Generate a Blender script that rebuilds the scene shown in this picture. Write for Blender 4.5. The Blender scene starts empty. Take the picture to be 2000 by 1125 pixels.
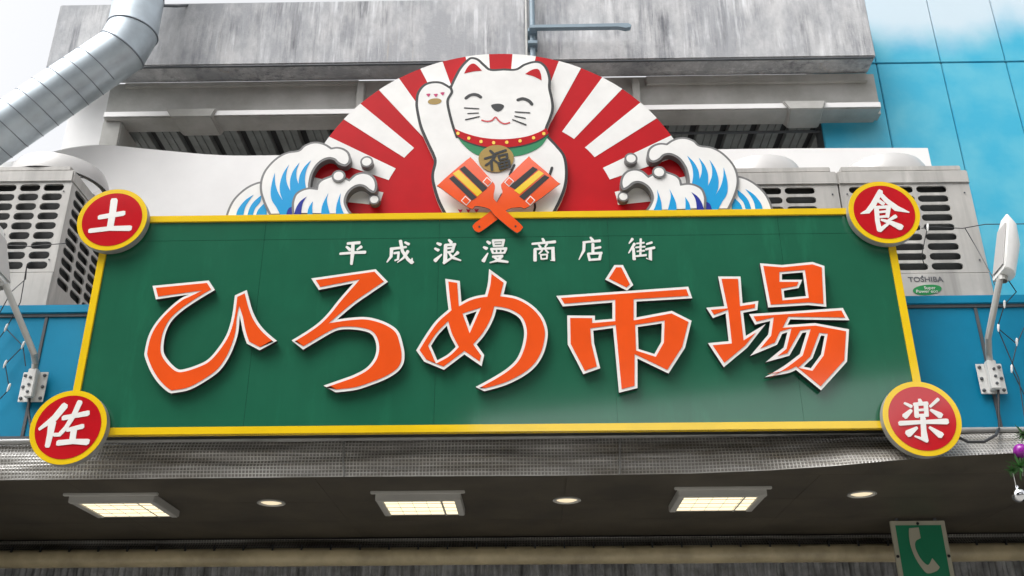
import bpy, bmesh, math, random
from mathutils import Vector, Matrix, noise
from mathutils.geometry import tessellate_polygon
random.seed(7)
R = math.radians
SC = bpy.context.scene
COL = SC.collection

# ------------------------------------------------------------------ camera
CAM = Vector((0.0, -6.0, 1.60))          # eye height, six metres in front of the sign
FOC = 1947.5                             # focal length for a frame 2000 wide
PITCH, YAW, ROLL = R(24.88), R(-0.777), R(-0.2836)
FWD = Vector((math.sin(YAW)*math.cos(PITCH), math.cos(YAW)*math.cos(PITCH), math.sin(PITCH)))
_X = FWD.cross(Vector((0, 0, 1))).normalized(); _U = _X.cross(FWD)
RGT = math.cos(ROLL)*_X + math.sin(ROLL)*_U
UPV = -math.sin(ROLL)*_X + math.cos(ROLL)*_U
cd = bpy.data.cameras.new('camera'); cam = bpy.data.objects.new('camera', cd); COL.objects.link(cam)
cd.sensor_width = 36.0; cd.lens = FOC/2000*36.0; cd.clip_start = 0.05; cd.clip_end = 2000
m = Matrix((RGT, UPV, -FWD)).transposed().to_4x4(); m.translation = CAM
cam.matrix_world = m
SC.camera = cam

# ------------------------------------------------------------------ sky, sun, exposure (bright overcast day)
SUN_EL, SUN_AZ = R(60), R(228)           # azimuth measured clockwise from +Y
w = bpy.data.worlds.new('World'); SC.world = w; w.use_nodes = True
nt = w.node_tree; bg = nt.nodes['Background']
sky = nt.nodes.new('ShaderNodeTexSky'); sky.sky_type = 'NISHITA'; sky.sun_disc = False
sky.sun_elevation = SUN_EL; sky.sun_rotation = SUN_AZ
sky.air_density = 1.0; sky.dust_density = 6.0; sky.ozone_density = 1.0
hs = nt.nodes.new('ShaderNodeHueSaturation'); hs.inputs['Saturation'].default_value = 0.10; hs.inputs['Value'].default_value = 1.3
nt.links.new(sky.outputs[0], hs.inputs['Color']); nt.links.new(hs.outputs[0], bg.inputs[0])
bg.inputs[1].default_value = 0.15
sl = bpy.data.lights.new('sun', 'SUN'); sl.energy = 0.6; sl.angle = R(40); sl.color = (1, 0.97, 0.93)
so = bpy.data.objects.new('sun', sl); COL.objects.link(so)
sd = Vector((math.sin(SUN_AZ)*math.cos(SUN_EL), math.cos(SUN_AZ)*math.cos(SUN_EL), math.sin(SUN_EL)))
so.rotation_euler = sd.to_track_quat('Z', 'Y').to_euler(); so.location = (0, -20, 30)
SC.view_settings.view_transform = 'Standard'; SC.view_settings.look = 'None'
SC.view_settings.exposure = 0.72; SC.view_settings.gamma = 1.0; SC.view_settings.use_curve_mapping = False

# ------------------------------------------------------------------ geometry helpers
def ray(u, v): return FWD*FOC + RGT*(u-1000) + UPV*(562.5-v)
def P(u, v, y):                          # point seen at (u, v) on the vertical plane at depth y
    d = ray(u, v); return CAM + d*((y-CAM.y)/d.y)
def Pz(u, v, z):                         # point seen at (u, v) on the level plane at height z
    d = ray(u, v); return CAM + d*((z-CAM.z)/d.z)
def px(a, b, y): return (P(a, b, y).x, P(a, b, y).z)

def lin(c):
    if isinstance(c, str):
        c = [int(c[i:i+2], 16)/255 for i in (0, 2, 4)]
        return tuple(x/12.92 if x <= 0.04045 else ((x+0.055)/1.055)**2.4 for x in c)
    return c

def parse(s, o=(0, 0), k=1.0):           # "x,y x,yc": traced outline, c marks a corner
    pts = []
    for t in s.split():
        c = t.endswith('c'); a, b = t.rstrip('c').split(',')
        pts.append((o[0]+float(a)*k, o[1]+float(b)*k, c))
    return pts
def smooth(pts, closed=True, n=5):
    N = len(pts); out = []
    for i in range(N if closed else N-1):
        p1, p2 = pts[i], pts[(i+1) % N]
        if p1[2] and p2[2]: out.append(p1[:2]); continue
        p0 = p1 if p1[2] or (not closed and i == 0) else pts[i-1]
        p3 = p2 if p2[2] or (not closed and i == N-2) else pts[(i+2) % N]
        for j in range(n):
            t = j/n
            out.append(tuple(0.5*(2*p1[k]+(p2[k]-p0[k])*t+(2*p0[k]-5*p1[k]+4*p2[k]-p3[k])*t*t+(3*p1[k]-p0[k]-3*p2[k]+p3[k])*t**3) for k in (0, 1)))
    if not closed: out.append(pts[-1][:2])
    return out
def area(p): return 0.5*sum(p[i-1][0]*p[i][1]-p[i][0]*p[i-1][1] for i in range(len(p)))
def orient(p, ccw=True):
    p = [q for i, q in enumerate(p) if (q[0]-p[i-1][0])**2+(q[1]-p[i-1][1])**2 > 1e-10]
    return p if (area(p) > 0) == ccw else p[::-1]
def inset(p, d, lim=5.0):
    out = []; n = len(p)
    for i in range(n):
        a, b, c = p[i-1], p[i], p[(i+1) % n]
        e1 = Vector((b[0]-a[0], b[1]-a[1])).normalized(); e2 = Vector((c[0]-b[0], c[1]-b[1])).normalized()
        n1 = Vector((-e1.y, e1.x)); n2 = Vector((-e2.y, e2.x))
        q = max(1+n1.dot(n2), 0.06); mv = (n1+n2)/q
        if mv.length > lim: mv = mv.normalized()*lim
        out.append((b[0]+mv.x*d, b[1]+mv.y*d))
    return out

class MB:
    def __init__(s): s.v = []; s.f = []; s.m = []
    def add(s, vs, fs, mi=0):
        o = len(s.v); s.v += [tuple(x) for x in vs]
        for f in fs: s.f.append(tuple(i+o for i in f)); s.m.append(mi)
        return s
    def box(s, x0, x1, y0, y1, z0, z1, mi=0):
        vs = [(x, y, z) for z in (z0, z1) for y in (y0, y1) for x in (x0, x1)]
        return s.add(vs, [(0, 2, 3, 1), (4, 5, 7, 6), (0, 1, 5, 4), (2, 6, 7, 3), (0, 4, 6, 2), (1, 3, 7, 5)], mi)
    def hexa(s, a, b, mi=0):             # a, b: two quads joined
        return s.add(list(a)+list(b), [(0, 1, 2, 3), (7, 6, 5, 4), (0, 4, 5, 1), (1, 5, 6, 2), (2, 6, 7, 3), (3, 7, 4, 0)], mi)
    def poly(s, outer, holes=(), yf=0.0, t=0.01, mi=0, ms=None, frame=None, back=True):
        fr = frame or (lambda p, q, d: (p, yf+d, q))
        loops = [orient(outer, True)]+[orient(h, False) for h in holes]
        flat = [q for l in loops for q in l]
        tris = tessellate_polygon([[Vector((q[0], q[1], 0)) for q in l] for l in loops])
        n = len(flat); vs = [fr(q[0], q[1], 0) for q in flat]+[fr(q[0], q[1], t) for q in flat]
        ff = []
        for a, b, c in tris:
            A = (flat[b][0]-flat[a][0])*(flat[c][1]-flat[a][1])-(flat[c][0]-flat[a][0])*(flat[b][1]-flat[a][1])
            ff.append((a, b, c) if A > 0 else (a, c, b))
        s.add(vs, [], mi); o = len(s.v)-2*n
        for f in ff:
            s.f.append(tuple(i+o for i in f)); s.m.append(mi)
            if back: s.f.append(tuple(i+o+n for i in f[::-1])); s.m.append(mi)
        k = 0
        for l in loops:
            L = len(l)
            for i in range(L):
                j = (i+1) % L
                s.f.append((o+k+i, o+n+k+i, o+n+k+j, o+k+j)); s.m.append(mi if ms is None else ms)
            k += L
        return s
    def tube(s, path, r, n=10, mi=0, caps=True):
        path = [Vector(p) for p in path]; N = len(path); rr = r if isinstance(r, (list, tuple)) else [r]*N
        d = (path[1]-path[0]).normalized()
        ref = Vector((0, 0, 1)) if abs(d.z) < 0.9 else Vector((1, 0, 0))
        a = d.cross(ref).normalized(); o = len(s.v)
        for i in range(N):
            d1 = (path[i]-path[i-1]).normalized() if i else (path[1]-path[0]).normalized()
            d2 = (path[i+1]-path[i]).normalized() if i < N-1 else d1
            if (d1+d2).length < 1e-6: d2 = d1
            a = (a-d1*a.dot(d1)).normalized(); b = d1.cross(a)
            nb = (d1+d2).normalized()
            for k in range(n):
                t = 2*math.pi*k/n; q = (a*math.cos(t)+b*math.sin(t))*rr[i]
                q = q-d1*(q.dot(nb)/d1.dot(nb)); s.v.append(tuple(path[i]+q))
            a2 = a-nb*(2*a.dot(nb)) if False else a
            a = (a2-d2*a2.dot(d2)).normalized() if i < N-1 else a
        for i in range(N-1):
            for k in range(n):
                j = (k+1) % n
                s.f.append((o+i*n+k, o+i*n+j, o+(i+1)*n+j, o+(i+1)*n+k)); s.m.append(mi)
        if caps:
            s.f.append(tuple(o+k for k in range(n))[::-1]); s.m.append(mi)
            s.f.append(tuple(o+(N-1)*n+k for k in range(n))); s.m.append(mi)
        return s
    def lathe(s, prof, c, axis=Vector((0, 0, 1)), n=32, mi=0):   # prof: (r, h)
        axis = axis.normalized(); ref = Vector((1, 0, 0)) if abs(axis.x) < 0.9 else Vector((0, 1, 0))
        a = axis.cross(ref).normalized(); b = axis.cross(a); o = len(s.v); c = Vector(c)
        for r, h in prof:
            for k in range(n):
                t = 2*math.pi*k/n; s.v.append(tuple(c+axis*h+(a*math.cos(t)+b*math.sin(t))*max(r, 1e-5)))
        for i in range(len(prof)-1):
            for k in range(n):
                j = (k+1) % n
                s.f.append((o+i*n+k, o+i*n+j, o+(i+1)*n+j, o+(i+1)*n+k)); s.m.append(mi)
        return s
    def grid(s, fn, nu, nv, mi=0):
        o = len(s.v)
        for j in range(nv+1):
            for i in range(nu+1): s.v.append(tuple(fn(i/nu, j/nv)))
        for j in range(nv):
            for i in range(nu):
                a = o+j*(nu+1)+i; s.f.append((a, a+1, a+nu+2, a+nu+1)); s.m.append(mi)
        return s
    def build(s, name, mats, parent=None, sm=False, bev=0.0, recalc=True):
        me = bpy.data.meshes.new(name); me.from_pydata(s.v, [], s.f)
        for m_ in (mats if isinstance(mats, (list, tuple)) else [mats]): me.materials.append(m_)
        me.polygons.foreach_set('material_index', s.m)
        if recalc or bev:
            bm = bmesh.new(); bm.from_mesh(me)
            if recalc: bmesh.ops.recalc_face_normals(bm, faces=bm.faces)
            if bev: bmesh.ops.bevel(bm, geom=[e for e in bm.edges if len(e.link_faces) == 2 and e.calc_face_angle(0) > 0.6], offset=bev, segments=2, affect='EDGES', clamp_overlap=True)
            bm.to_mesh(me); bm.free()
        if sm:
            me.polygons.foreach_set('use_smooth', [True]*len(me.polygons))
            me.set_sharp_from_angle(angle=R(40))
        o = bpy.data.objects.new(name, me); COL.objects.link(o)
        if parent: attach(o, parent)
        return o
def attach(o, parent):
    o.parent = parent
    if parent.type == 'EMPTY': o.matrix_parent_inverse = Matrix.Translation(-Vector(parent['base']))
def tag(o, label, cat, group=None):
    o['label'] = label; o['category'] = cat
    if group: o['group'] = group
    return o
def thing(name, label, cat, base, group=None):
    o = bpy.data.objects.new(name, None); COL.objects.link(o); o.location = base; o['base'] = tuple(base)
    o.empty_display_size = 0.2
    return tag(o, label, cat, group)
def ribbon(mb, pts, ws, yf, t, mi=0):    # brush stroke, pts in (x, z), widths per point
    n = len(pts); L = []; Rr = []
    for i in range(n):
        a = Vector(pts[max(i-1, 0)]); b = Vector(pts[min(i+1, n-1)]); d = (b-a).normalized(); q = Vector((-d.y, d.x))
        p = Vector(pts[i]); h = ws[i]/2
        if i == 0: p0 = p-d*h*0.35; L += [p0+q*h*0.55, p+d*h*0.3+q*h]; Rr += [p0-q*h*0.75, p+d*h*0.3-q*h]
        elif i == n-1: p0 = p+d*h*0.35; L += [p-d*h*0.3+q*h, p0+q*h*0.75]; Rr += [p-d*h*0.3-q*h, p0-q*h*0.55]
        else: L.append(p+q*h); Rr.append(p-q*h)
    mb.poly([tuple(x) for x in L]+[tuple(x) for x in Rr[::-1]], yf=yf, t=t, mi=mi)
def strokes(mb, txt, o, k, yf, t, mi=0, step=0.0004):
    # each line: "x,y,w x,y,w ..." one brush stroke
    for i, ln in enumerate(txt.strip().splitlines()):
        q = [tuple(map(float, a.split(','))) for a in ln.split()]
        y = yf-step*i; c = [px(o[0]+a*k, o[1]+b*k, y) for a, b, _ in q]
        sc_ = (P(o[0]+k, o[1], y)-P(o[0], o[1], y)).length
        ribbon(mb, c, [w_*sc_ for _, _, w_ in q], y, t+step*i, mi)
    return mb

# ------------------------------------------------------------------ materials
def mat(name, c, rough=0.5, metal=0.0, spec=0.5, var=0.0, vs=3.0, streak=0.0, bump=0.0, bs=40.0, c2=None, coat=0.0, emit=None, es=0.0, alpha=1.0, trans=0.0):
    M = bpy.data.materials.new(name); M.use_nodes = True; t = M.node_tree; b = t.nodes['Principled BSDF']
    c = lin(c); b.inputs['Base Color'].default_value = (*c, 1); b.inputs['Roughness'].default_value = rough
    b.inputs['Metallic'].default_value = metal; b.inputs['Specular IOR Level'].default_value = spec
    b.inputs['Coat Weight'].default_value = coat; b.inputs['Coat Roughness'].default_value = 0.08
    b.inputs['Alpha'].default_value = alpha; b.inputs['Transmission Weight'].default_value = trans
    if emit: b.inputs['Emission Color'].default_value = (*lin(emit), 1); b.inputs['Emission Strength'].default_value = es
    geo = t.nodes.new('ShaderNodeNewGeometry')
    def nz(scale, detail=5, stretch=None, rough_=0.6):
        n = t.nodes.new('ShaderNodeTexNoise'); n.inputs['Scale'].default_value = scale; n.inputs['Detail'].default_value = detail; n.inputs['Roughness'].default_value = rough_
        if stretch:
            mp = t.nodes.new('ShaderNodeMapping'); mp.inputs['Scale'].default_value = stretch
            t.links.new(geo.outputs['Position'], mp.inputs[0]); t.links.new(mp.outputs[0], n.inputs['Vector'])
        else: t.links.new(geo.outputs['Position'], n.inputs['Vector'])
        return n.outputs[0]
    def ramp(src, lo, hi):
        r = t.nodes.new('ShaderNodeMapRange'); r.inputs[1].default_value = lo; r.inputs[2].default_value = hi; t.links.new(src, r.inputs[0]); return r.outputs[0]
    def mix(a, bcol, fac):
        x = t.nodes.new('ShaderNodeMix'); x.data_type = 'RGBA'
        for s_, val in ((6, a), (7, bcol)):
            if isinstance(val, tuple): x.inputs[s_].default_value = (*val, 1)
            else: t.links.new(val, x.inputs[s_])
        if isinstance(fac, float): x.inputs[0].default_value = fac
        else: t.links.new(fac, x.inputs[0])
        return x.outputs[2]
    cur = c; M['ok'] = 1
    if var:
        d = lin(c2) if c2 else tuple(x*(1-var) for x in c)
        cur = mix(cur, d, ramp(nz(vs, 6), 0.38, 0.66))
    if streak:
        d = tuple(x*(1-streak) for x in c)
        cur = mix(cur, d, ramp(nz(1.0, 6, (9, 9, 0.7)), 0.46, 0.72))
        cur = mix(cur, tuple(min(x*1.25, 0.9) for x in c), ramp(nz(1.0, 5, (5, 5, 1.1)), 0.56, 0.75))
    if cur is not c: t.links.new(cur, b.inputs['Base Color'])
    if bump:
        bp = t.nodes.new('ShaderNodeBump'); bp.inputs['Strength'].default_value = bump; bp.inputs['Distance'].default_value = 0.02
        t.links.new(nz(bs, 4), bp.inputs['Height']); t.links.new(bp.outputs[0], b.inputs['Normal'])
    return M
def smat(name, c, rough=0.22): return mat(name, c, rough=rough, var=0.10, vs=5.0)
M = dict(
 green=mat('green_board', (0.014, 0.118, 0.064), rough=0.12, spec=0.6, coat=0.9, var=0.14, vs=2.6, streak=0.10, bump=0.006, bs=3.0),
 yellow=mat('yellow_paint', (0.80, 0.535, 0.010), rough=0.14, spec=0.6, coat=0.8, var=0.08, vs=4),
 orange=mat('orange_paint', (0.80, 0.088, 0.010), spec=0.6, coat=0.7, rough=0.14, var=0.08, vs=4),
 white=mat('white_paint', (0.78, 0.77, 0.74), rough=0.25, var=0.07, vs=6),
 red=mat('red_paint', (0.50, 0.008, 0.014), spec=0.6, coat=0.9, rough=0.10, var=0.10, vs=5),
 black=mat('black_paint', (0.012, 0.013, 0.014), rough=0.35),
 dkside=mat('dark_letter_return', (0.016, 0.018, 0.017), rough=0.5),
 fanred=mat('fan_red_print', (0.46, 0.006, 0.011), spec=0.15, rough=0.4, var=0.10, vs=5),
 catwhite=mat('fan_white_print', (0.78, 0.77, 0.75), spec=0.3, rough=0.45, var=0.07, vs=6),
 ash=mat('grey_wave_edge', (0.15, 0.15, 0.15), rough=0.45, var=0.15, vs=6),
 rim=mat('roundel_side_metal', (0.30, 0.30, 0.285), rough=0.45, var=0.3, vs=7),
 sky_blue=mat('wave_blue_print', (0.004, 0.30, 0.62), rough=0.25, var=0.06),
 indigo=mat('wave_indigo_print', (0.010, 0.022, 0.26), rough=0.25),
 bib=mat('bib_green', (0.008, 0.20, 0.075), rough=0.25),
 gold=mat('medal_gold_print', (0.34, 0.22, 0.045), rough=0.3, var=0.1, vs=9),
 pink=mat('paw_pink_print', (0.45, 0.01, 0.11), rough=0.3),
 fascia=mat('blue_fascia_paint', (0.0, 0.235, 0.415), rough=0.45, spec=0.3, var=0.16, vs=1.3, bump=0.01, bs=2.0),
 trim=mat('grey_joint_trim', (0.09, 0.10, 0.11), rough=0.5, var=0.2, vs=8),
 concrete2=mat('recess_concrete', (0.48, 0.475, 0.455), rough=0.9, var=0.22, vs=2.2, c2=(0.34, 0.335, 0.31), bump=0.1, bs=30),
 whitewall=mat('white_sheet', (0.80, 0.79, 0.78), rough=0.55, var=0.08, vs=1.5),
 deck=mat('deck_steel', (0.20, 0.215, 0.21), rough=0.6, var=0.3, vs=5),
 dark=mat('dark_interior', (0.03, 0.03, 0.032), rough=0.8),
 acm=mat('ac_painted_steel', (0.47, 0.455, 0.43), rough=0.42, var=0.12, vs=4, streak=0.34),
 acdark=mat('ac_coil_dark', (0.022, 0.024, 0.024), rough=0.7, var=0.4, vs=30),
 acring=mat('ac_fan_ring', (0.46, 0.45, 0.44), rough=0.35, var=0.08),
 duct=mat('galvanised_steel', (0.55, 0.62, 0.67), rough=0.42, metal=0.55, var=0.22, vs=3.5, bump=0.02, bs=8),
 seam=mat('duct_seam', (0.20, 0.22, 0.25), rough=0.5, metal=0.6),
 soffit=mat('soffit_board', (0.072, 0.060, 0.041), rough=0.55, var=0.45, vs=2.2, bump=0.02, bs=6),
 lampwhite=mat('lamp_housing_white', (0.72, 0.72, 0.70), rough=0.4, var=0.08, vs=9),
 polegrey=mat('pole_grey', (0.42, 0.42, 0.40), rough=0.45, var=0.15, vs=9),
 bluegrey=mat('blue_grey_pipe', (0.22, 0.30, 0.36), rough=0.4, var=0.15, vs=6),
 frame=mat('fixture_frame', (0.42, 0.41, 0.38), rough=0.5, var=0.1),
 lit=mat('lit_diffuser', (0.8, 0.75, 0.6), rough=0.6, emit=(1.0, 0.86, 0.58), es=0.72),
 litspot=mat('lit_bulb', (0.8, 0.7, 0.5), rough=0.6, emit=(1.0, 0.84, 0.56), es=0.45),
 wire=mat('black_cable', (0.02, 0.02, 0.022), rough=0.5),
 beige=mat('rolled_curtain', (0.50, 0.42, 0.26), rough=0.35, var=0.35, vs=4),
 sgreen=mat('phone_sign_green', (0.003, 0.175, 0.080), rough=0.4),
 cream=mat('phone_sign_cream', (0.40, 0.38, 0.29), rough=0.45, var=0.08),
 silver=mat('silver_bauble', (0.75, 0.76, 0.78), rough=0.12, metal=1.0),
 purple=mat('purple_bauble', (0.22, 0.01, 0.24), rough=0.25),
 leaf=mat('tinsel_green', (0.05, 0.16, 0.04), rough=0.5),
 brown=mat('brown_post', (0.13, 0.10, 0.075), rough=0.6, var=0.2),
 ecogreen=mat('eco_label_green', (0.01, 0.22, 0.06), rough=0.4),
 grey_txt=mat('grey_lettering', (0.10, 0.10, 0.11), rough=0.5),
 asphalt=mat('paving', (0.33, 0.32, 0.30), rough=0.9, var=0.2, vs=2),
 blocker=mat('blocker_dark', (0.05, 0.05, 0.055), rough=0.7),  # for the added masses behind the camera, dark in the sign's reflection
 roof=mat('canopy_roof_sheet', (0.25, 0.25, 0.25), rough=0.7),
)
# board-marked concrete: blotches, dark runs from the top edge, pale lime streaks, fine grit
def concrete(name, base):
    m_ = mat(name, base, rough=0.9, bump=0.2, bs=45); t = m_.node_tree; b = t.nodes['Principled BSDF']; g = t.nodes.new('ShaderNodeNewGeometry')
    def nz(sc, det, rg=0.65):
        mp = t.nodes.new('ShaderNodeMapping'); mp.inputs['Scale'].default_value = sc; n = t.nodes.new('ShaderNodeTexNoise'); n.inputs['Scale'].default_value = 1; n.inputs['Detail'].default_value = det; n.inputs['Roughness'].default_value = rg
        t.links.new(g.outputs['Position'], mp.inputs[0]); t.links.new(mp.outputs[0], n.inputs['Vector']); return n.outputs[0]
    def rg(src, lo, hi, top=1.0):
        r = t.nodes.new('ShaderNodeMapRange'); r.inputs[1].default_value = lo; r.inputs[2].default_value = hi; r.inputs[4].default_value = top; t.links.new(src, r.inputs[0]); return r.outputs[0]
    def mul(a, c_):
        x = t.nodes.new('ShaderNodeMath'); x.operation = 'MULTIPLY'; t.links.new(a, x.inputs[0]); t.links.new(c_, x.inputs[1]); return x.outputs[0]
    cur = None
    for col, fac in (((0.31, 0.32, 0.34), rg(nz((2.2, 2.2, 1.1), 9, .7), .40, .60, .85)), ((0.14, 0.145, 0.16), mul(rg(nz((12, 12, .7), 8, .75), .45, .66), rg(nz((2.0, 2.0, .9), 5), .42, .60))),
                     ((0.70, 0.71, 0.73), mul(rg(nz((22, 22, 1.4), 6), .50, .72), rg(nz((1.8, 1.8, 1.5), 4), .45, .6))), ((0.52, 0.43, 0.30), mul(rg(nz((30, 30, .6), 3), .60, .75), rg(nz((1.2, 1.2, .3), 2), .58, .68))), ((0.22, 0.22, 0.22), rg(nz((70, 70, 60), 4, .8), .60, .80, .6))):
        x = t.nodes.new('ShaderNodeMix'); x.data_type = 'RGBA'; x.inputs[7].default_value = (*col, 1); t.links.new(fac, x.inputs[0])
        if cur is None: x.inputs[6].default_value = (*base, 1)
        else: t.links.new(cur, x.inputs[6])
        cur = x.outputs[2]
    t.links.new(cur, b.inputs['Base Color']); return m_
M['concrete'] = concrete('board_marked_concrete', (0.56, 0.56, 0.565))
# painted sky mural on the blue wall: blue paint with white cloud shapes
def mural():
    m_ = mat('painted_sky_mural', (0.050, 0.345, 0.520), rough=0.65, bump=0.03, bs=25); t = m_.node_tree; b = t.nodes['Principled BSDF']
    g = t.nodes.new('ShaderNodeNewGeometry')
    sx = t.nodes.new('ShaderNodeSeparateXYZ'); t.links.new(g.outputs['Position'], sx.inputs[0])
    n1 = t.nodes.new('ShaderNodeTexNoise'); n1.inputs['Scale'].default_value = 1.1; n1.inputs['Detail'].default_value = 5; t.links.new(g.outputs['Position'], n1.inputs['Vector'])
    n2 = t.nodes.new('ShaderNodeTexNoise'); n2.inputs['Scale'].default_value = 2.4; n2.inputs['Detail'].default_value = 6; t.links.new(g.outputs['Position'], n2.inputs['Vector'])
    mr = t.nodes.new('ShaderNodeMapRange'); mr.inputs[1].default_value = MUR0; mr.inputs[2].default_value = MUR1; t.links.new(sx.outputs['Z'], mr.inputs[0]); mr.clamp = False
    ad = t.nodes.new('ShaderNodeMath'); ad.operation = 'MULTIPLY_ADD'; ad.inputs[1].default_value = 1.6; t.links.new(n1.outputs[0], ad.inputs[0]); 
    sb = t.nodes.new('ShaderNodeMath'); sb.operation = 'SUBTRACT'; sb.inputs[1].default_value = 0.8; t.links.new(mr.outputs[0], sb.inputs[0]); t.links.new(sb.outputs[0], ad.inputs[2])
    cl = t.nodes.new('ShaderNodeMapRange'); cl.interpolation_type = 'SMOOTHSTEP'; cl.inputs[1].default_value = 0.0; cl.inputs[2].default_value = 1.0; t.links.new(ad.outputs[0], cl.inputs[0])
    mv = t.nodes.new('ShaderNodeMapRange'); mv.inputs[1].default_value = 0.4; mv.inputs[2].default_value = 0.62; t.links.new(n2.outputs[0], mv.inputs[0])
    m1 = t.nodes.new('ShaderNodeMix'); m1.data_type = 'RGBA'; m1.inputs[6].default_value = (0.030, 0.375, 0.560, 1); m1.inputs[7].default_value = (0.085, 0.43, 0.575, 1); t.links.new(mv.outputs[0], m1.inputs[0])
    m2 = t.nodes.new('ShaderNodeMix'); m2.data_type = 'RGBA'; m2.inputs[7].default_value = (0.52, 0.63, 0.70, 1); t.links.new(m1.outputs[2], m2.inputs[6]); t.links.new(cl.outputs[0], m2.inputs[0])
    t.links.new(m2.outputs[2], b.inputs['Base Color']); return m_
MUR0, MUR1 = P(1850, 105, 1.95).z, P(1850, 20, 1.95).z
M['mural'] = mural()
# woven clear tarpaulin: pale plastic with a thread grid
def tarp(name, base, thread, pitch, rough=0.22):
    m_ = mat(name, base, rough=rough); t = m_.node_tree; b = t.nodes['Principled BSDF']
    g = t.nodes.new('ShaderNodeNewGeometry'); sx = t.nodes.new('ShaderNodeSeparateXYZ'); t.links.new(g.outputs['Position'], sx.inputs[0])
    def wave(ax):
        a = t.nodes.new('ShaderNodeMath'); a.operation = 'MULTIPLY'; a.inputs[1].default_value = 2*math.pi/pitch; t.links.new(sx.outputs[ax], a.inputs[0])
        s_ = t.nodes.new('ShaderNodeMath'); s_.operation = 'SINE'; t.links.new(a.outputs[0], s_.inputs[0]); return s_.outputs[0]
    mx = t.nodes.new('ShaderNodeMath'); mx.operation = 'MAXIMUM'; t.links.new(wave('X'), mx.inputs[0]); t.links.new(wave('Z'), mx.inputs[1])
    nb = t.nodes.new('ShaderNodeTexNoise'); nb.inputs['Scale'].default_value = 2.2; nb.inputs['Detail'].default_value = 4; t.links.new(g.outputs['Position'], nb.inputs['Vector'])
    nr = t.nodes.new('ShaderNodeMapRange'); nr.inputs[1].default_value = 0.35; nr.inputs[2].default_value = 0.68; nr.inputs[3].default_value = 0.25; nr.inputs[4].default_value = 1.0; t.links.new(nb.outputs[0], nr.inputs[0])
    r = t.nodes.new('ShaderNodeMapRange'); r.inputs[1].default_value = 0.35; r.inputs[2].default_value = 0.95; t.links.new(mx.outputs[0], r.inputs[0]); t.links.new(nr.outputs[0], r.inputs[4])
    n = t.nodes.new('ShaderNodeTexNoise'); n.inputs['Scale'].default_value = 1.0; n.inputs['Detail'].default_value = 5
    mp = t.nodes.new('ShaderNodeMapping'); mp.inputs['Scale'].default_value = (1.6, 3, 12); t.links.new(g.outputs['Position'], mp.inputs[0]); t.links.new(mp.outputs[0], n.inputs['Vector'])
    x = t.nodes.new('ShaderNodeMix'); x.data_type = 'RGBA'; x.inputs[6].default_value = (*base, 1); x.inputs[7].default_value = (*thread, 1); t.links.new(r.outputs[0], x.inputs[0])
    x2 = t.nodes.new('ShaderNodeMix'); x2.data_type = 'RGBA'; x2.blend_type = 'MULTIPLY'; x2.inputs[7].default_value = (0.45, 0.42, 0.37, 1); t.links.new(x.outputs[2], x2.inputs[6])
    rr = t.nodes.new('ShaderNodeMapRange'); rr.inputs[1].default_value = 0.42; rr.inputs[2].default_value = 0.68; t.links.new(n.outputs[0], rr.inputs[0]); t.links.new(rr.outputs[0], x2.inputs[0])
    t.links.new(x2.outputs[2], b.inputs['Base Color'])
    bp = t.nodes.new('ShaderNodeBump'); bp.inputs['Strength'].default_value = 0.5; bp.inputs['Distance'].default_value = 0.004; t.links.new(mx.outputs[0], bp.inputs['Height'])
    bp2 = t.nodes.new('ShaderNodeBump'); bp2.inputs['Strength'].default_value = 0.5; bp2.inputs['Distance'].default_value = 0.02; t.links.new(n.outputs[0], bp2.inputs['Height']); t.links.new(bp.outputs[0], bp2.inputs['Normal'])
    t.links.new(bp2.outputs[0], b.inputs['Normal']); return m_
M['tarp'] = tarp('silver_mesh_tarpaulin', (0.23, 0.22, 0.205), (0.62, 0.61, 0.58), 0.022, 0.15)
M['tarp2'] = tarp('dark_mesh_tarpaulin', (0.10, 0.095, 0.085), (0.26, 0.25, 0.22), 0.022)
M['hem'] = mat('clear_vinyl_hem', (0.30, 0.30, 0.29), rough=0.2, var=0.3, vs=5, bump=0.1, bs=12)
M['vinyl'] = mat('clear_vinyl_strip', (0.42, 0.43, 0.44), rough=0.18, alpha=0.8, var=0.5, vs=9, streak=0.8, bump=0.3, bs=14)

# ================================================================== SETTING
g = MB().box(-60, 60, -90, 60, -0.3, 0.0).build('ground', M['asphalt']); g['kind'] = 'structure'

# ------------------------------------------------------------------ upper concrete storey
YS = 1.60
z_sb = 0.5*(P(90, 126, YS).z+P(1712, 115, YS).z); z_st = P(122, 9, YS).z
xs0, xs1 = P(90, 126, YS).x, P(1712, 115, YS).x
z_lt = 0.5*(P(300, 216, 1.75).z+P(1600, 205, 1.75).z); z_lb = 0.5*(P(300, 227, 1.75).z+P(1500, 217, 1.75).z)
xl0, xl1 = P(203, 222, 1.75).x, P(1722, 213, 1.75).x
bld = thing('concrete_parking_storey', 'weathered grey concrete upper storey with stained parapet above the sign', 'building', (0, 3, 0))
par = MB().box(xs0, xs1, YS, YS+0.27, z_sb, z_st).build('parapet', M['concrete'], bld, bev=0.012)
MB().box(xs0+0.02, xs1-0.02, YS+0.006, YS+0.030, z_sb-0.010, z_sb-0.001).build('drip_groove', M['trim'], par)
xw0 = P(212, 190, 1.87).x
MB().box(xw0, xs1+0.06, 1.872, 2.02, z_lt-0.04, z_sb-0.002).build('recessed_wall', M['concrete2'], bld)
zl = P(500, 166, 1.83).z
MB().box(xw0+0.15, P(700, 160, 1.82).x, 1.835, 1.871, zl, z_sb-0.016).build('ledge', M['concrete2'], bld, bev=0.005)
MB().box(P(1262, 150, 1.82).x, xs1-0.02, 1.835, 1.871, P(1500, 160, 1.83).z, z_sb-0.016).build('ledge', M['concrete2'], bld, bev=0.005)
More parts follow.
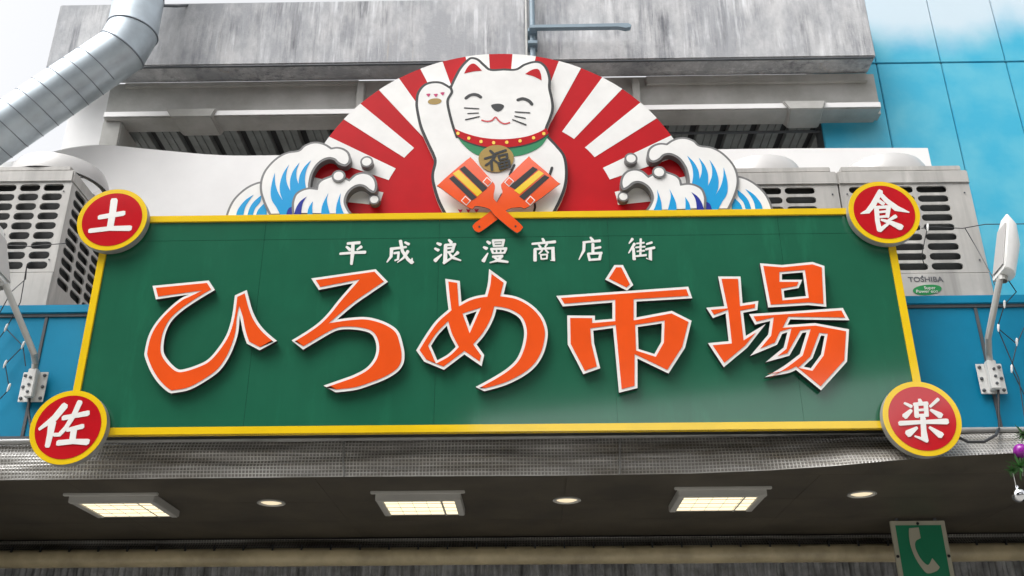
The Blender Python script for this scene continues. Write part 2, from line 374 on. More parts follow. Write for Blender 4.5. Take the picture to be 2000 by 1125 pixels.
for u in (704, 1243):
    x = P(u, 185, 1.82).x; MB().box(x-0.035, x+0.035, 1.80, 1.8715, z_lt+0.001, z_sb-0.06).build('rib_post', M['concrete2'], bld, bev=0.006)
bm_ = MB().box(xl0, xl1, 1.75, 1.995, z_lb, z_lt).build('lower_beam', M['concrete2'], bld, bev=0.008)
MB().box(xl0+.004, xl1-.004, 1.742, 1.7495, z_lb+.012, z_lt+.003).build('nosing', M['whitewall'], bm_, bev=0.002)
for u0, u1 in ((322, 425), (1532, 1622)):
    a, b = P(u0, 225, 1.72).x, P(u1, 225, 1.72).x
    q0 = [(a+.06, 1.715, z_lb-.02), (b-.06, 1.715, z_lb-.02), (b-.02, 1.715, z_lt+.012), (a+.0, 1.715, z_lt+.012)]
    q1 = [(a+.10, 2.00, z_lb-.045), (b-.04, 2.00, z_lb-.045), (b+.02, 2.00, z_lt+.005), (a+.0, 2.00, z_lt+.005)]
    MB().hexa(q0, q1).build('beam_bracket', M['concrete2'], bm_, bev=0.008)
# deck ceiling of ribbed steel strips, back and side walls of the open storey
zd = z_lb+0.06; k = 0; pit = 0.29
x = xl0+0.1
while x < xl1-0.1:
    mb = MB(); prof = [(0, .0), (.012, -.05), (.075, -.05), (.08, -.042), (.088, -.042), (.093, -.05), (.145, -.05), (.15, -.042), (.158, -.042), (.163, -.05), (.215, -.05), (.227, 0)]
    n = len(prof); vs = [(x+p, y_, zd+q) for y_ in (2.0, 7.0) for p, q in prof]
    mb.add(vs, [(i, i+1, n+i+1, n+i) for i in range(n-1)]).build('deck_strip', M['deck'], bld, recalc=False); x += pit
MB().box(xl0, xl1, 2.0, 7.0, zd+0.002, zd+0.15).build('deck_slab', M['dark'], bld)
MB().box(xl0-0.3, xl1, 7.0, 7.2, 3.9, 5.9).build('back_wall', M['concrete2'], bld)
MB().box(xl0-.02, xl0+0.16, 1.80, 2.2, 3.9, z_lb-0.001).build('corner_pier', M['concrete2'], bld, bev=0.01)
MB().box(xl0-0.02, xl0+.12, 2.2, 7.0, 3.9, 5.9).build('side_wall', M['concrete2'], bld)
MB().box(xl0, xl1, 1.9, 7.0, 4.9, 5.0).build('floor_slab', M['concrete2'], bld)
zc = P(1500, 258, 2.05).z
MB().tube([(P(1290, 257, 2.05).x, 2.05, zc), (P(1660, 255, 2.05).x, 2.05, zc), (P(1690, 262, 2.05).x, 2.05, zc-.06), (P(1700, 280, 2.05).x, 2.05, zc-.2), (P(1704, 320, 2.05).x, 2.05, zc-.45)], 0.014, 8).build('conduit', M['trim'], bld, sm=True)
# white side wall piece and white sheet behind the condensers
sw = MB().box(P(128, 250, 2.0).x, P(215, 250, 2.0).x-.02, 2.0, 2.12, 3.9, P(160, 165, 2.0).z)
tag(sw.build('side_wall_block', M['whitewall'], bev=0.01), 'pale rendered wall stub behind the spiral duct at the end of the open storey', 'wall')
YW = 1.50
top = smooth(parse("-60,330 60,308 130,290 200,283 300,292 430,303 560,303 900,299 1440,291 1700,289 1812,289"), closed=False, n=4)
pts = [px(u, v, YW) for u, v in top]
pts = [(pts[0][0], 3.6)]+pts+[(pts[-1][0], 3.6)]
ws = tag(MB().poly(pts, yf=YW, t=0.03).build('white_sheet_screen', M['whitewall']), 'long white sheet screen standing behind the outdoor units and the fan board', 'screen')

# ------------------------------------------------------------------ blue mural wall of upright panels
bw = thing('mural_wall', 'blue panel wall painted as sky with white clouds beside the concrete parapet', 'wall', (5, 2.1, 0))
YB = 1.98; zj = P(1850, 122, YB).z; xj = P(1838, 122, YB).x; xj2 = P(1965, 122, YB).x; pw = xj2-xj
MB().box(xj-2*pw, xj+8*pw, YB+0.03, YB+0.2, 3.9, 13).build('backing', M['trim'], bw)
for i in range(-2, 8):
    for (za, zb_) in ((zj-3.4, zj-0.006), (zj+0.006, zj+3.4)):
        MB().box(xj+i*pw+0.004, xj+(i+1)*pw-0.004, YB, YB+0.029, za, zb_).build('panel', M['mural'], bw, bev=0.006)

# ------------------------------------------------------------------ canopy: fascia, roof, soffit
YF = 0.30
zf_t = 0.5*(P(60, 597, YF).z+P(1900, 580, YF).z); zf_b = 0.5*(P(20, 868, YF).z+P(1950, 853, YF).z)
z_so = P(1000, 931, 0.22).z
cp = thing('entrance_canopy', 'bright blue canopy fascia with dark soffit boards behind the big green sign', 'canopy', (0, 1.5, 0))
zt1 = zf_t-0.075; XA, XB = -5.0, 5.0
MB().box(XA, XB, YF-0.025, YF+0.06, zt1+0.012, zf_t).build('top_cap', M['fascia'], cp, bev=0.006)
MB().box(XA, XB, YF-0.012, YF+0.02, zt1-0.010, zt1+0.0115).build('joint_trim', M['trim'], cp)
zb2 = zf_b+0.045
MB().box(XA, XB, YF-0.012, YF+0.02, zb2-0.008, zb2+0.010).build('joint_trim', M['trim'], cp)
MB().box(XA, XB, YF-0.02, YF+0.06, zf_b-.03, zb2-0.009).build('bottom_cap', M['fascia'], cp, bev=0.005)
xs_ = [XA, P(92, 620, YF).x, P(92, 620, YF).x+1.83, P(1908, 620, YF).x-1.83, P(1908, 620, YF).x, XB]
xs_ = sorted(xs_)
for i in range(len(xs_)-1):
    MB().box(xs_[i]+0.006, xs_[i+1]-0.006, YF, YF+0.03, zb2+0.0105, zt1-0.0105).build('fascia_panel', M['fascia'], cp, bev=0.003)
for x in xs_[1:-1]:
    MB().box(x-0.011, x+0.011, YF-0.008, YF+0.01, zb2+0.0105, zt1-0.0105).build('joint_trim', M['trim'], cp, bev=0.002)
MB().box(XA, XB, YF+0.031, YF+0.09, z_so+0.02, zf_t-0.01).build('fascia_core', M['dark'], cp)
MB().box(XA, XB, YF+0.091, 2.0, zf_b+0.15, zf_b+0.22).build('roof_sheet', M['roof'], cp)
MB().box(XA, XB, 0.262, YF+0.03, z_so+0.021, zf_b-0.031).build('edge_board', M['soffit'], cp)
xq = P(1107, 945, .3).x; yq = Pz(1107, 977, z_so).y
YE = Pz(1000, 1047, z_so).y
ys_ = [0.235, yq, 0.5*(yq+YE), YE]
for i in range(-3, 4):
    xa, xb = xq+i*1.6, xq+(i+1)*1.6
    for j in range(3):
        MB().box(xa+0.0009, xb-0.0009, ys_[j]+0.0009, ys_[j+1]-0.0009, z_so, z_so+0.02).build('soffit_board', M['soffit'], cp, bev=0.0006)
MB().box(XA, XB, 0.24, YE, z_so+0.022, z_so+0.05).build('soffit_backing', M['dark'], cp)

# market hall behind the entrance
hall = thing('market_hall', 'dark market hall interior behind the clear curtain', 'building', (0, 8, 0))
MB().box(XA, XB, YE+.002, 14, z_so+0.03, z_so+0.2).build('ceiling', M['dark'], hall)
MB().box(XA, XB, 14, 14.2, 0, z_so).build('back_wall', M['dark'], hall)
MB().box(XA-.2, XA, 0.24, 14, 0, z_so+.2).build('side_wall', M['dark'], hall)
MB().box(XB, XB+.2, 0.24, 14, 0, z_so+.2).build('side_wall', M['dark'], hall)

# ------------------------------------------------------------------ unseen, behind the camera: masses added to shape what the glossy sign mirrors
ag = thing('added_sky_blocker', 'tall unseen gateway added behind the camera to block sky from the sign reflection', 'blocker', (6, -12.5, 0))
MB().hexa([(-1.4, -13.5, 7.7), (-1.4, -12, 7.7), (-1.4, -12, 12.3), (-1.4, -13.5, 12.3)], [(16, -13.5, 9.3), (16, -12, 9.3), (16, -12, 13.0), (16, -13.5, 13.0)]).build('sky_block_band', M['blocker'], ag, bev=0.05)  # added band, sized to hide the upper sky from the glossy board
for x in (15.0,): MB().box(x-.4, x+.4, -13.2, -12.3, 0, 9.0).build('pillar', M['blocker'], ag, bev=0.04)
def occluder(label, x0, x1, y0, y1, h, fl):  # unseen building added to bound the sky gap reflected in the sign
    t = thing('added_occluder', label, 'building', ((x0+x1)/2, y0, 0), 'added masses across the street')
    MB().box(x0, x1, y0, y1, 0, h).build('wall', M['blocker'], t)
    f = h/fl
    for j in range(fl):
        n = max(2, int((x1-x0)/2.2))
        for i in range(n):
            a = x0+(x1-x0)*(i+.15)/n; b = x0+(x1-x0)*(i+.85)/n
            MB().box(a, b, y1, y1+.06, j*f+f*.3, j*f+f*.8).build('window', M['acdark'], t)
occluder('unseen dark three storey shop building across the street next to the arcade gate', -16, -1.45, -20, -12, 12.5, 3)
occluder('unseen far three storey building added beyond the dark gate', 14.5, 34, -40, -30, 13.0, 3)
occluder('unseen far low building added beyond the dark gate', -1.0, 14.0, -40, -31, 9.5, 3)

# ================================================================== THE GREEN SIGN
SX0, SX1 = -2.880, 2.494
SZ0, SZ1 = CAM.z+1.795, CAM.z+3.353
FW = 0.048
sign = thing('market_sign', 'wide green signboard with yellow border, orange lettering and four red roundels', 'sign', (-0.2, 0.1, SZ0))
zs = P(1000, 463, 0).z
xv = [SX0+0.01, P(490, 700, 0).x, P(848, 800, 0).x, P(1205, 800, 0).x, P(1565, 780, 0).x, SX1-0.01]
for i in range(5):
    for za, zb_ in ((SZ0+.01, zs-0.0006), (zs+0.0006, SZ1-.01)):
        MB().box(xv[i]+0.0005, xv[i+1]-0.0005, 0.0, 0.02, za, zb_).build('green_panel', M['green'], sign, bev=0.0008)
MB().box(SX0+.02, SX1-.02, 0.021, 0.16, SZ0+.02, SZ1-.02).build('sign_case', M['dkside'], sign)
MB().box(SX0, SX1, -0.014, 0.03, SZ1-FW, SZ1).build('border_strip', M['yellow'], sign, bev=0.002)
MB().box(SX0, SX1, -0.014, 0.03, SZ0, SZ0+FW).build('border_strip', M['yellow'], sign, bev=0.002)
MB().box(SX0, SX0+FW, -0.0135, 0.03, SZ0+FW, SZ1-FW).build('border_strip', M['yellow'], sign, bev=0.002)
MB().box(SX1-FW, SX1, -0.0135, 0.03, SZ0+FW, SZ1-FW).build('border_strip', M['yellow'], sign, bev=0.002)
for x in (-2.4, -1.2, 0, 1.2, 2.1):
    MB().box(x-.03, x+.03, 0.16, 0.30, SZ0+.1, SZ1-.72).build('mounting_rail', M['trim'], sign)

# big letters: white plates with dark returns and orange faces
LET = [
 ((270, 500), .265, [("105,220c 520,180c 565,250c 440,325 330,400 250,475 205,560 188,640 187,700 205,745 250,800 297,835 345,832 430,805 510,765 580,690 650,580 690,450 712,290c 800,250c 838,390 880,480 940,555 1022,625c 895,695c 800,645c 772,560 748,437c 738,555 715,640 670,745 600,845 500,920 380,985 270,1008 225,1005 150,940 90,850 50,750 48,700 75,590 130,490 220,390 310,315 375,283c 130,320c", [])]),
 ((270, 500), .265, [("1275,165c 1750,97c 1840,190c 1720,272 1600,355 1465,468c 1560,455 1680,450 1790,475 1880,520 1925,570 1950,650 1962,720 1955,790 1915,850 1830,905 1720,950 1600,988 1455,1005c 1365,955c 1480,915 1590,875 1680,825 1735,760 1755,690 1745,620 1710,570 1640,548 1560,540 1480,545 1400,580 1215,690c 1130,622c 1240,555 1330,490 1400,420 1480,320 1585,200c 1330,250c", [])]),
 ((800, 500), .2578, [("270,172c 380,188c 392,350c 450,320 510,302 572,292c 592,210 602,98c 735,195c 712,290c 800,305 880,340 955,395 1015,470 1045,560 1042,640 1015,740 960,830 880,900 760,965 660,1000 565,1025c 500,992c 640,915 740,850 810,780 850,690 867,600 860,530 830,470 770,430 710,410 658,402c 640,465 605,540 560,610 508,670c 565,750c 545,835c 415,745c 260,862c 110,800c 50,715c 120,600 200,490 295,405c 282,300", ["425,447c 508,420c 457,535c", "282,528c 305,600 350,688c 290,745 210,790c 162,680c 215,600"])]),
 ((1080, 500), .2579, [("465,68c 530,68c 608,220c 560,262c 395,178c", []),
   ("25,302c 1025,232c 1055,320c 632,345c 632,465c 900,415c 1050,490c 1000,695c 875,890c 640,776c 640,1000c 500,1035c 455,545c 305,565c 312,660c 358,850c 230,895c 112,670c 108,450c 318,452c 318,487c 450,476c 450,352c 75,382c", ["642,537c 825,510c 820,650c 768,742c 648,704c"])]),
 ((1360, 500), .2578, [("165,155c 335,155c 350,358c 470,340c 462,410c 355,430c 375,605c 525,515c 385,695c 208,842c 88,660c 245,645c 222,435c 125,470c 75,392c 212,380c", []),
   ("482,55c 650,68c 880,45c 970,75c 985,385c 850,372c 545,390c", ["648,137c 806,124c 830,303c 668,318c 662,262c 775,243c 803,180c 648,180c"]),
   ("400,440c 1110,393c 1160,487c 712,480c 690,522c 900,508c 1157,555c 1142,800c 945,1018c 755,862c 690,888 520,918c 660,835 785,742c 835,578c 803,582c 705,755c 525,805c 662,692c 690,578c 650,590c 612,672c 408,757c 545,595c 560,492c 445,520c", ["945,602c 972,605c 945,745c 868,850c 812,838c 880,775c"])]),
]
YL = -0.044
for o, k, pieces in LET:
    root = None; faces = []
    mbw = MB(); mbo = MB()
    for outer, holes in pieces:
        op = orient([px(a, b, YL) for a, b in smooth(parse(outer, o, k))], True)
        hp = [orient([px(a, b, YL) for a, b in smooth(parse(h, o, k))], False) for h in holes]
        mbw.poly(op, hp, yf=YL, t=0.036, mi=0, ms=1)
        d = 0.0185
        mbo.poly(inset(op, d), [inset(h, d*0.9) for h in hp], yf=YL-0.003, t=0.0028)
    L = mbw.build('letter', [M['white'], M['dkside']], sign, recalc=False)
    mbo.build('letter_face', M['orange'], L, recalc=False)
    best = max((f for f in mbw.f if len(f) == 3), key=lambda f: (Vector(mbw.v[f[1]])-Vector(mbw.v[f[0]])).cross(Vector(mbw.v[f[2]])-Vector(mbw.v[f[0]])).length/max(1e-6, max((Vector(mbw.v[f[i]])-Vector(mbw.v[f[i-1]])).length for i in range(3)))**0.9)
    c = sum((Vector(mbw.v[i]) for i in best), Vector())/3
    MB().box(c.x-.012, c.x+.012, -0.0075, -0.0001, c.z-.012, c.z+.012).build('spacer', M['dkside'], L)

# small white line of characters
S5, K5 = (640, 450), .17
S6 = (960, 450)
SMALL = [(S5, """225,150,32 370,140,38
215,185,28 260,225,38
390,185,38 335,222,20
140,268,30 290,255,32 435,250,40
290,155,38 285,270,42 272,390,30"""), (S5, """720,212,34 830,200,30 905,190,28
885,135,26 935,160,34
735,215,40 728,300,34 680,365,14
760,262,26 822,252,28
815,250,28 808,330,28 770,345,20
835,115,38 860,240,36 920,330,36 975,372,46
925,235,38 870,315,26 800,368,10
970,318,12 965,368,30"""), (S5, """1255,145,26 1300,165,40
1230,205,26 1275,230,38
1310,275,18 1230,350,46
1390,105,26 1422,140,38
1355,165,40 1350,365,46
1345,168,30 1470,160,34
1455,160,36 1430,245,34
1365,205,22 1430,200,22
1365,250,22 1430,242,24
1330,375,34 1420,318,24
1390,250,22 1430,310,34 1530,345,18
1500,250,40 1440,300,14"""), (S6, """-52,125,28 -17,150,40
-92,190,28 -52,210,40
-42,260,16 -97,355,46
10,115,28 150,112,30
15,115,28 30,185,26
140,115,30 125,182,28
40,146,18 112,143,18
25,178,22 130,174,22
-10,212,26 175,207,30
0,210,28 15,258,26
165,210,30 148,255,26
55,215,18 60,252,18
105,215,18 105,250,18
10,260,20 155,255,22
10,300,24 130,292,28
125,290,34 70,345,30 -20,370,12
20,300,18 80,345,36 190,362,26"""), (S6, """585,92,26 602,125,34
465,155,28 600,142,28 735,130,36
540,165,22 565,195,26
640,152,26 615,190,20
500,215,36 500,350,40
490,215,26 720,202,30
705,205,38 710,350,42 680,342,14
585,225,22 545,268,16
620,222,18 652,258,24
560,280,18 642,275,20
566,280,18 572,332,18
640,276,20 634,328,20
572,328,18 640,322,18"""), (S6, """1135,78,24 1165,115,36
1050,137,26 1150,127,26 1250,118,36
1065,140,34 1060,230,34 1005,335,12
1165,150,34 1165,270,34
1175,207,24 1255,192,30
1110,265,28 1130,345,30
1105,268,26 1270,258,30
1255,260,32 1240,335,34
1130,338,26 1250,328,28"""), (S6, """1622,95,34 1580,150,14
1645,150,34 1575,260,14
1630,200,30 1640,335,38
1715,95,26 1710,290,26
1665,150,18 1755,140,22
1655,195,18 1765,185,22
1670,240,18 1760,232,22
1650,297,22 1780,282,26
1780,157,22 1845,137,28
1770,217,24 1875,197,32
1825,210,36 1825,340,40 1780,318,14""")]
for o, s in SMALL: strokes(MB(), s, o, K5, -0.003, 0.0028, step=0.0003).build('small_character', M['white'], sign, recalc=False)

# four red roundels
ROUND = [((219, 428.5), (140, 360), .1244, "668,235,110 640,460,105 600,690,100\n425,518,80 825,452,88\n275,730,78 600,692,78 925,688,96", 'red roundel with the character for earth'),
 ((133, 834), (40, 750), .1511, "580,270,92 440,440,88 240,585,40\n412,480,100 385,640,80 345,810,66\n545,440,66 700,410,60 880,375,74\n770,225,74 690,400,66 590,560,58 500,655,56 430,655,50\n600,595,50 810,545,66\n690,590,78 668,740,78\n475,762,72 680,742,66 875,750,80", 'red roundel with a person radical character'),
 ((1727, 414), (1640, 340), .1422, "565,228,70 460,420,76 385,515,68 290,542,16\n540,250,56 640,360,74 780,470,92 955,525,18\n530,360,56 605,412,56\n505,450,64 520,640,62 548,780,66\n490,458,46 690,448,50\n672,450,62 655,590,50\n535,522,32 640,512,36\n535,588,34 650,578,36\n545,775,58 680,670,36\n570,625,30 690,660,62 850,735,96\n775,575,56 660,640,28", 'red roundel with the character for food'),
 ((1801, 817), (1700, 730), .1511, "635,330,44 655,385,60\n590,390,56 600,560,60\n560,395,44 740,382,52\n715,385,54 728,545,58\n615,470,30 695,464,34\n600,540,40 740,535,44\n440,378,34 535,425,46\n440,555,74 530,470,44\n880,325,44 770,425,34\n780,465,36 915,545,84\n375,640,62 690,622,50 1000,615,76\n680,560,68 690,720,66 705,850,84\n575,805,22 740,868,52\n605,695,36 480,780,92\n765,690,34 920,800,90", 'red roundel with the character for enjoyment')]
RR = 0.2385; YD = -0.072
for (cu, cv), o, k, s, lab in ROUND:
    cx, cz = px(cu, cv, YD)
    mb = MB(); n = 64
    circ = lambda r: [(cx+r*math.cos(2*math.pi*i/n), cz+r*math.sin(2*math.pi*i/n)) for i in range(n)]
    mb.poly(circ(RR), yf=YD, t=0.056, mi=0, ms=1)
    d = mb.build('roundel', [M['yellow'], M['rim']], sign, recalc=False, bev=0.003); d['label'] = lab
    MB().poly(circ(RR-0.034), yf=YD-0.002, t=0.0018).build('red_face', M['red'], d, recalc=False)
    strokes(MB(), s, o, k, YD-0.004, 0.0018, step=0.0003).build('character', M['white'], d, recalc=False)
    MB().box(cx-.06, cx+.06, YD+.0562, -0.0145, cz-.06, cz+.06).build('spacer', M['dkside'], d)

# ================================================================== FAN BOARD with lucky cat, waves and clappers
fan = thing('lucky_cat_fan_board', 'red and white sunburst fan board with beckoning cat and waves on the sign top', 'sign', (-0.17, 0.05, SZ1))
YFN = 0.068
FS = (6+YFN)/6
FC = (-0.1716*FS, CAM.z+3.3166*FS); FR = 1.389*FS; FI = 0.828*FS
def arc(r, a0, a1, n): return [(FC[0]+r*math.cos(R(a0+(a1-a0)*i/n)), FC[1]+r*math.sin(R(a0+(a1-a0)*i/n))) for i in range(n+1)]
zbase = SZ1+0.001
disc = [(a, max(b, SZ1-0.02)) for a, b in arc(FR, 0, 180, 96)]
fp = MB().poly(disc, yf=YFN, t=0.03, mi=0, ms=1).build('fan_disc', [M['fanred'], M['ash']], fan, recalc=False)
a = 85.76
while a > 14: a -= 14.48
while a < 175:
    # white ray below the boundary at angle a
    lo, hi = a-7.24, a
    if lo > 4 and hi < 177:
        MB().poly(arc(FR-.0005, lo, hi, 5)+arc(FI, hi, lo, 3), yf=YFN-0.002, t=0.0018).build('white_ray', M['catwhite'], fp, recalc=False)
    a += 14.48
for x in (-0.95, -0.17, 0.6): MB().box(x-.025, x+.025, YFN+.031, YFN+.07, SZ1-0.1, FC[1]+0.8).build('support_post', M['ash'], fan)

ZC, KC = (780, 90), 360/1095
YC = 0.034
cat_o = "270,1010c 225,920 195,820 190,760 205,690 195,650 160,575 120,480 98,380 95,330 105,275 140,230 190,210 250,212 300,238c 322,190 355,130 400,80 430,65 470,75 510,110 545,135 620,133 690,133 740,105 800,88 845,95 880,130 900,190 900,250 915,320 918,380 900,440 880,492 885,530 940,590 985,650 1000,730 995,820 965,910 915,1010c"
op = orient([px(a, b, YC) for a, b in smooth(parse(cat_o, ZC, KC), n=6)])
op = [(x, max(z, zbase)) for x, z in op]; op = orient(op)
ct = MB().poly(op, yf=YC, t=0.031, mi=0, ms=1).build('cat_figure', [M['black'], M['white']], fan, recalc=False)
kk = (P(ZC[0]+1, 250, YC)-P(ZC[0], 250, YC)).length*KC
ip = [(x, max(z, zbase)) for x, z in inset(op, 17*kk)]
def cpoly(name, s, mt, dy, t=None, sm_=True, par=ct, **kw):
    y = YC-dy; p = [px(a, b, y) for a, b in smooth(parse(s, ZC, KC), n=5)]
    p = [(x, max(z, zbase)) for x, z in p] if kw.get('clip', True) else p
    return MB().poly(p, yf=y, t=t or 0.0016).build(name, mt, par, recalc=False)
def cstroke(name, s, mt, dy, par=ct):
    mb = MB()
    for i, ln in enumerate(s.strip().splitlines()):
        q = [tuple(map(float, a.split(','))) for a in ln.split()]
        y = YC-dy-0.0003*i
        c = smooth([(ZC[0]+a*KC, ZC[1]+b*KC, False) for a, b, _ in q], closed=False, n=4) if len(q) > 2 else [(ZC[0]+a*KC, ZC[1]+b*KC) for a, b, _ in q]
        c = [px(a, b, y) for a, b in c]; n = len(c)-1
        ws = [(q[min(int(j/n*(len(q)-1)), len(q)-1)][2])*kk*1.22 for j in range(n+1)]
        L = []; Rt = []
        for j in range(n+1):
            A = Vector(c[max(j-1, 0)]); B = Vector(c[min(j+1, n)]); d = (B-A).normalized(); nn = Vector((-d.y, d.x))*ws[j]/2; p = Vector(c[j])
            if j == 0: p = p-d*0; L += [tuple(p-d*ws[j]*.4+nn*.5)]; Rt += [tuple(p-d*ws[j]*.4-nn*.5)]
            L.append(tuple(p+nn)); Rt.append(tuple(p-nn))
            if j == n: L += [tuple(p+d*ws[j]*.4+nn*.5)]; Rt += [tuple(p+d*ws[j]*.4-nn*.5)]
        mb.poly(L+Rt[::-1], yf=y, t=0.0016)
    return mb.build(name, mt, par, recalc=False)
def cellipse(name, cx, cy, rx, ry, mt, dy, rot=0, n=28, par=ct):
    y = YC-dy; p = []
    for i in range(n):
        t = 2*math.pi*i/n; a, b = rx*math.cos(t), ry*math.sin(t)
        p.append(px(ZC[0]+(cx+a*math.cos(rot)-b*math.sin(rot))*KC, ZC[1]+(cy+a*math.sin(rot)+b*math.cos(rot))*KC, y))
    return MB().poly(p, yf=y, t=0.0016).build(name, mt, par, recalc=False)
MB().poly(ip, yf=YC-0.002, t=0.0018).build('white_body', M['catwhite'], ct, recalc=False)
cstroke('outline_stroke', """300,240,13 312,272,13 290,312,13 287,345,13 302,415,13 320,480,13 342,540,13
683,705,11 655,765,11
907,722,13 893,766,12
610,880,12 580,938,12
803,930,10 806,958,10 797,990,10""", M['black'], 0.004)
cpoly('ear', "385,162c 405,125 430,105 455,110 490,145c 440,150", M['fanred'], 0.004)
cpoly('ear', "748,165c 790,140 825,137 840,165 845,203c 800,180", M['fanred'], 0.004)
cstroke('eye', "395,310,16 415,294,16 440,287,17 465,291,17 484,304,15", M['black'], 0.004)
cstroke('eye', "703,320,16 730,312,17 755,318,17 775,330,17 788,346,15", M['black'], 0.004)
cpoly('nose', "545,352 570,343 600,343 622,355 608,378 585,388 560,376", M['black'], 0.004)
cstroke('mouth', "490,440,9 520,447,9 550,441,9 571,422,9 588,440,9 608,456,9 632,461,9 654,454,9", M['red'], 0.004)
cstroke('whisker', "387,367,7 472,372,6\n407,400,6 470,397,5\n393,437,7 475,418,6\n688,390,6 775,396,6\n685,415,6 748,428,6\n673,436,6 752,467,7", M['black'], 0.004)
cpoly('bib', "340,530c 370,575 420,622 475,650 575,662 680,655 760,638 840,595 888,528c 820,540 600,580 400,545", M['bib'], 0.0045)
cpoly('collar', "328,490c 400,520 500,545 620,553 740,540 820,515 872,488c 888,518c 820,560 720,590 600,603 500,595 400,565 340,532c", M['fanred'], 0.0065)
cstroke('collar_edge', "340,534,5 400,568,5 500,599,5 600,607,5 720,594,5 820,564,5 888,522,5", M['black'], 0.0068)
mb = MB()
for a, b in ((348, 518), (413, 547), (485, 567), (560, 574), (638, 571), (717, 563), (797, 545), (858, 520)):
    cellipse('collar_stud', a, b, 10, 10, M['yellow'], 0.0085, n=12)
cellipse('medal', 575, 668, 105, 80, M['gold'], 0.0095, rot=-0.06, n=40)
cstroke('medal_character', """540,622,13 560,640,13
508,668,12 572,650,13
568,652,13 545,685,12 512,708,9
545,682,14 550,736,13
562,676,10 580,690,10
570,638,11 632,618,12
588,650,11 596,676,10
588,652,10 640,640,11
638,640,11 640,664,11
595,676,10 642,664,10
588,694,12 600,732,11
586,696,11 652,678,12
650,678,12 656,716,12
598,730,11 658,716,11
622,688,9 630,724,9
594,713,9 654,698,9""", M['black'], 0.0115)
for a, b in ((172, 291), (216, 292), (256, 283)): cpoly('toe', f"{a-13},{b-6}c {a},{b-9} {a+13},{b-8}c {a+2},{b+10}", M['pink'], 0.004)
cellipse('paw_pad', 210, 328, 41, 18, M['gold'], 0.004, rot=-0.08)
for a, b in ((362, 977), (410, 976), (458, 975)): cpoly('toe', f"{a-14},{b-8}c {a},{b-5} {a+14},{b-8}c {a},{b+13}", M['pink'], 0.004)

# wooden clappers crossed in front of the cat
CL = "240,815 405,672 428,667 445,682 545,795 568,832 560,890 580,930 722,1060 727,1085 708,1104 682,1100 570,1008 540,972 500,956 450,950 415,962 245,842"
CR = "760,664 785,672 935,803 939,828 765,955 722,957 662,963 622,985 590,1022 490,1097 460,1102 440,1082 445,1055 545,978 575,935 612,872 604,832 622,802"
for idx, (sil, bl1, yel, bl2, sq, hole) in enumerate((
    (CR, "793,716c 822,732c 688,852c 655,832c", "829,738c 858,757c 714,880c 682,857c", "863,765c 890,780c 742,915c 712,893c", ((652, 806), (778, 918)), (475, 1073)),
    (CL, "358,730c 387,712c 524,842c 494,866c", "318,757c 352,735c 492,868c 464,893c", "296,786c 322,769c 460,898c 430,917c", ((523, 806), (395, 918)), (690, 1070)))):
    dy = 0.058 if idx == 0 else 0.072
    y = YC-dy
    p = orient([px(a, b, y) for a, b in smooth(parse(sil, ZC, KC), n=4)])
    cl = MB().poly(p, yf=y, t=0.010, ms=1).build('clapper', [M['orange'], M['ash']], fan, recalc=False)
    for nm, s, mt in (('stripe', bl1, 'black'), ('stripe', yel, 'yellow'), ('stripe', bl2, 'black')):
        cpoly(nm, s, M[mt], dy+0.002, par=cl, clip=False)
    sgn = 1 if idx else -1
    for (a, b) in sq:
        t = R(45-3*sgn)
        def rq(h, w2):
            c_, s_ = math.cos(t*sgn), math.sin(t*sgn)
            return ' '.join(f"{a+x*c_-y_*s_:.1f},{b+x*s_+y_*c_:.1f}c" for x, y_ in ((-h, -w2), (h, -w2), (h, w2), (-h, w2)))
        cpoly('white_square', rq(22, 20), M['white'], dy+0.002, par=cl, clip=False)
        cpoly('orange_square', rq(17, 15), M['orange'], dy+0.004, par=cl, clip=False)
    cellipse('rivet', hole[0], hole[1], 6, 6, M['black'], dy+0.002, n=10, par=cl)

# curling waves, left one traced, right one its mirror
ZW, KW = (420, 250), .18
YWV = -0.004
MX = -0.1716*(6-0.0)/6
def wpts(s, y, n=5): return [px(a, b, y) for a, b in smooth(parse(s, ZW, KW), n=n)]
W1 = "100,1010c 140,880 200,770 290,680 380,620 470,585 520,585c 620,700c 640,1010c"
W2 = "620,1010c 560,890 520,800 488,690 490,580 530,470 610,370 700,298 790,258 905,238 960,190 1040,155 1120,150 1200,172 1265,212c 1330,205 1400,222 1455,265 1475,330 1460,385 1415,415 1360,405 1320,380 1290,350 1240,338 1180,355 1120,400 1070,475 1045,550 1035,640 1060,700 900,1010c"
W3 = "840,1010c 832,860 838,790 870,715 935,668 1020,645 1095,650c 1108,605 1150,560 1230,525 1290,510 1400,530 1455,555c 1520,500 1600,478 1680,493 1735,540 1760,610 1750,680 1720,705 1670,685 1610,640 1550,635 1490,665 1445,715 1420,790 1440,860 1490,930 1600,1010c"
B2 = "740,1010c 670,870 615,780 603,700 615,600 648,485c 652,590 680,690 735,785c 705,700 705,600 740,490 800,400c 775,480 775,580 815,680c 815,560 850,460 915,375c 885,460 885,540 905,605c 920,510 970,420 1040,350c 990,460 975,560 985,640c 985,760c 930,1010c"
I2 = "770,1010c 775,930 800,870 850,850c 900,870c 900,1010c"
def blades(par, lst, dy, mirror, mt='sky_blue'):
    for s in lst:
        y = YWV-dy; p = wpts(s, y); p = [(x, max(z, zbase)) for x, z in p]
        if mirror: p = [(2*MX-x, z) for x, z in p]
        MB().poly(orient(p), yf=y, t=0.0016).build('blue_blade', M[mt], par, recalc=False)
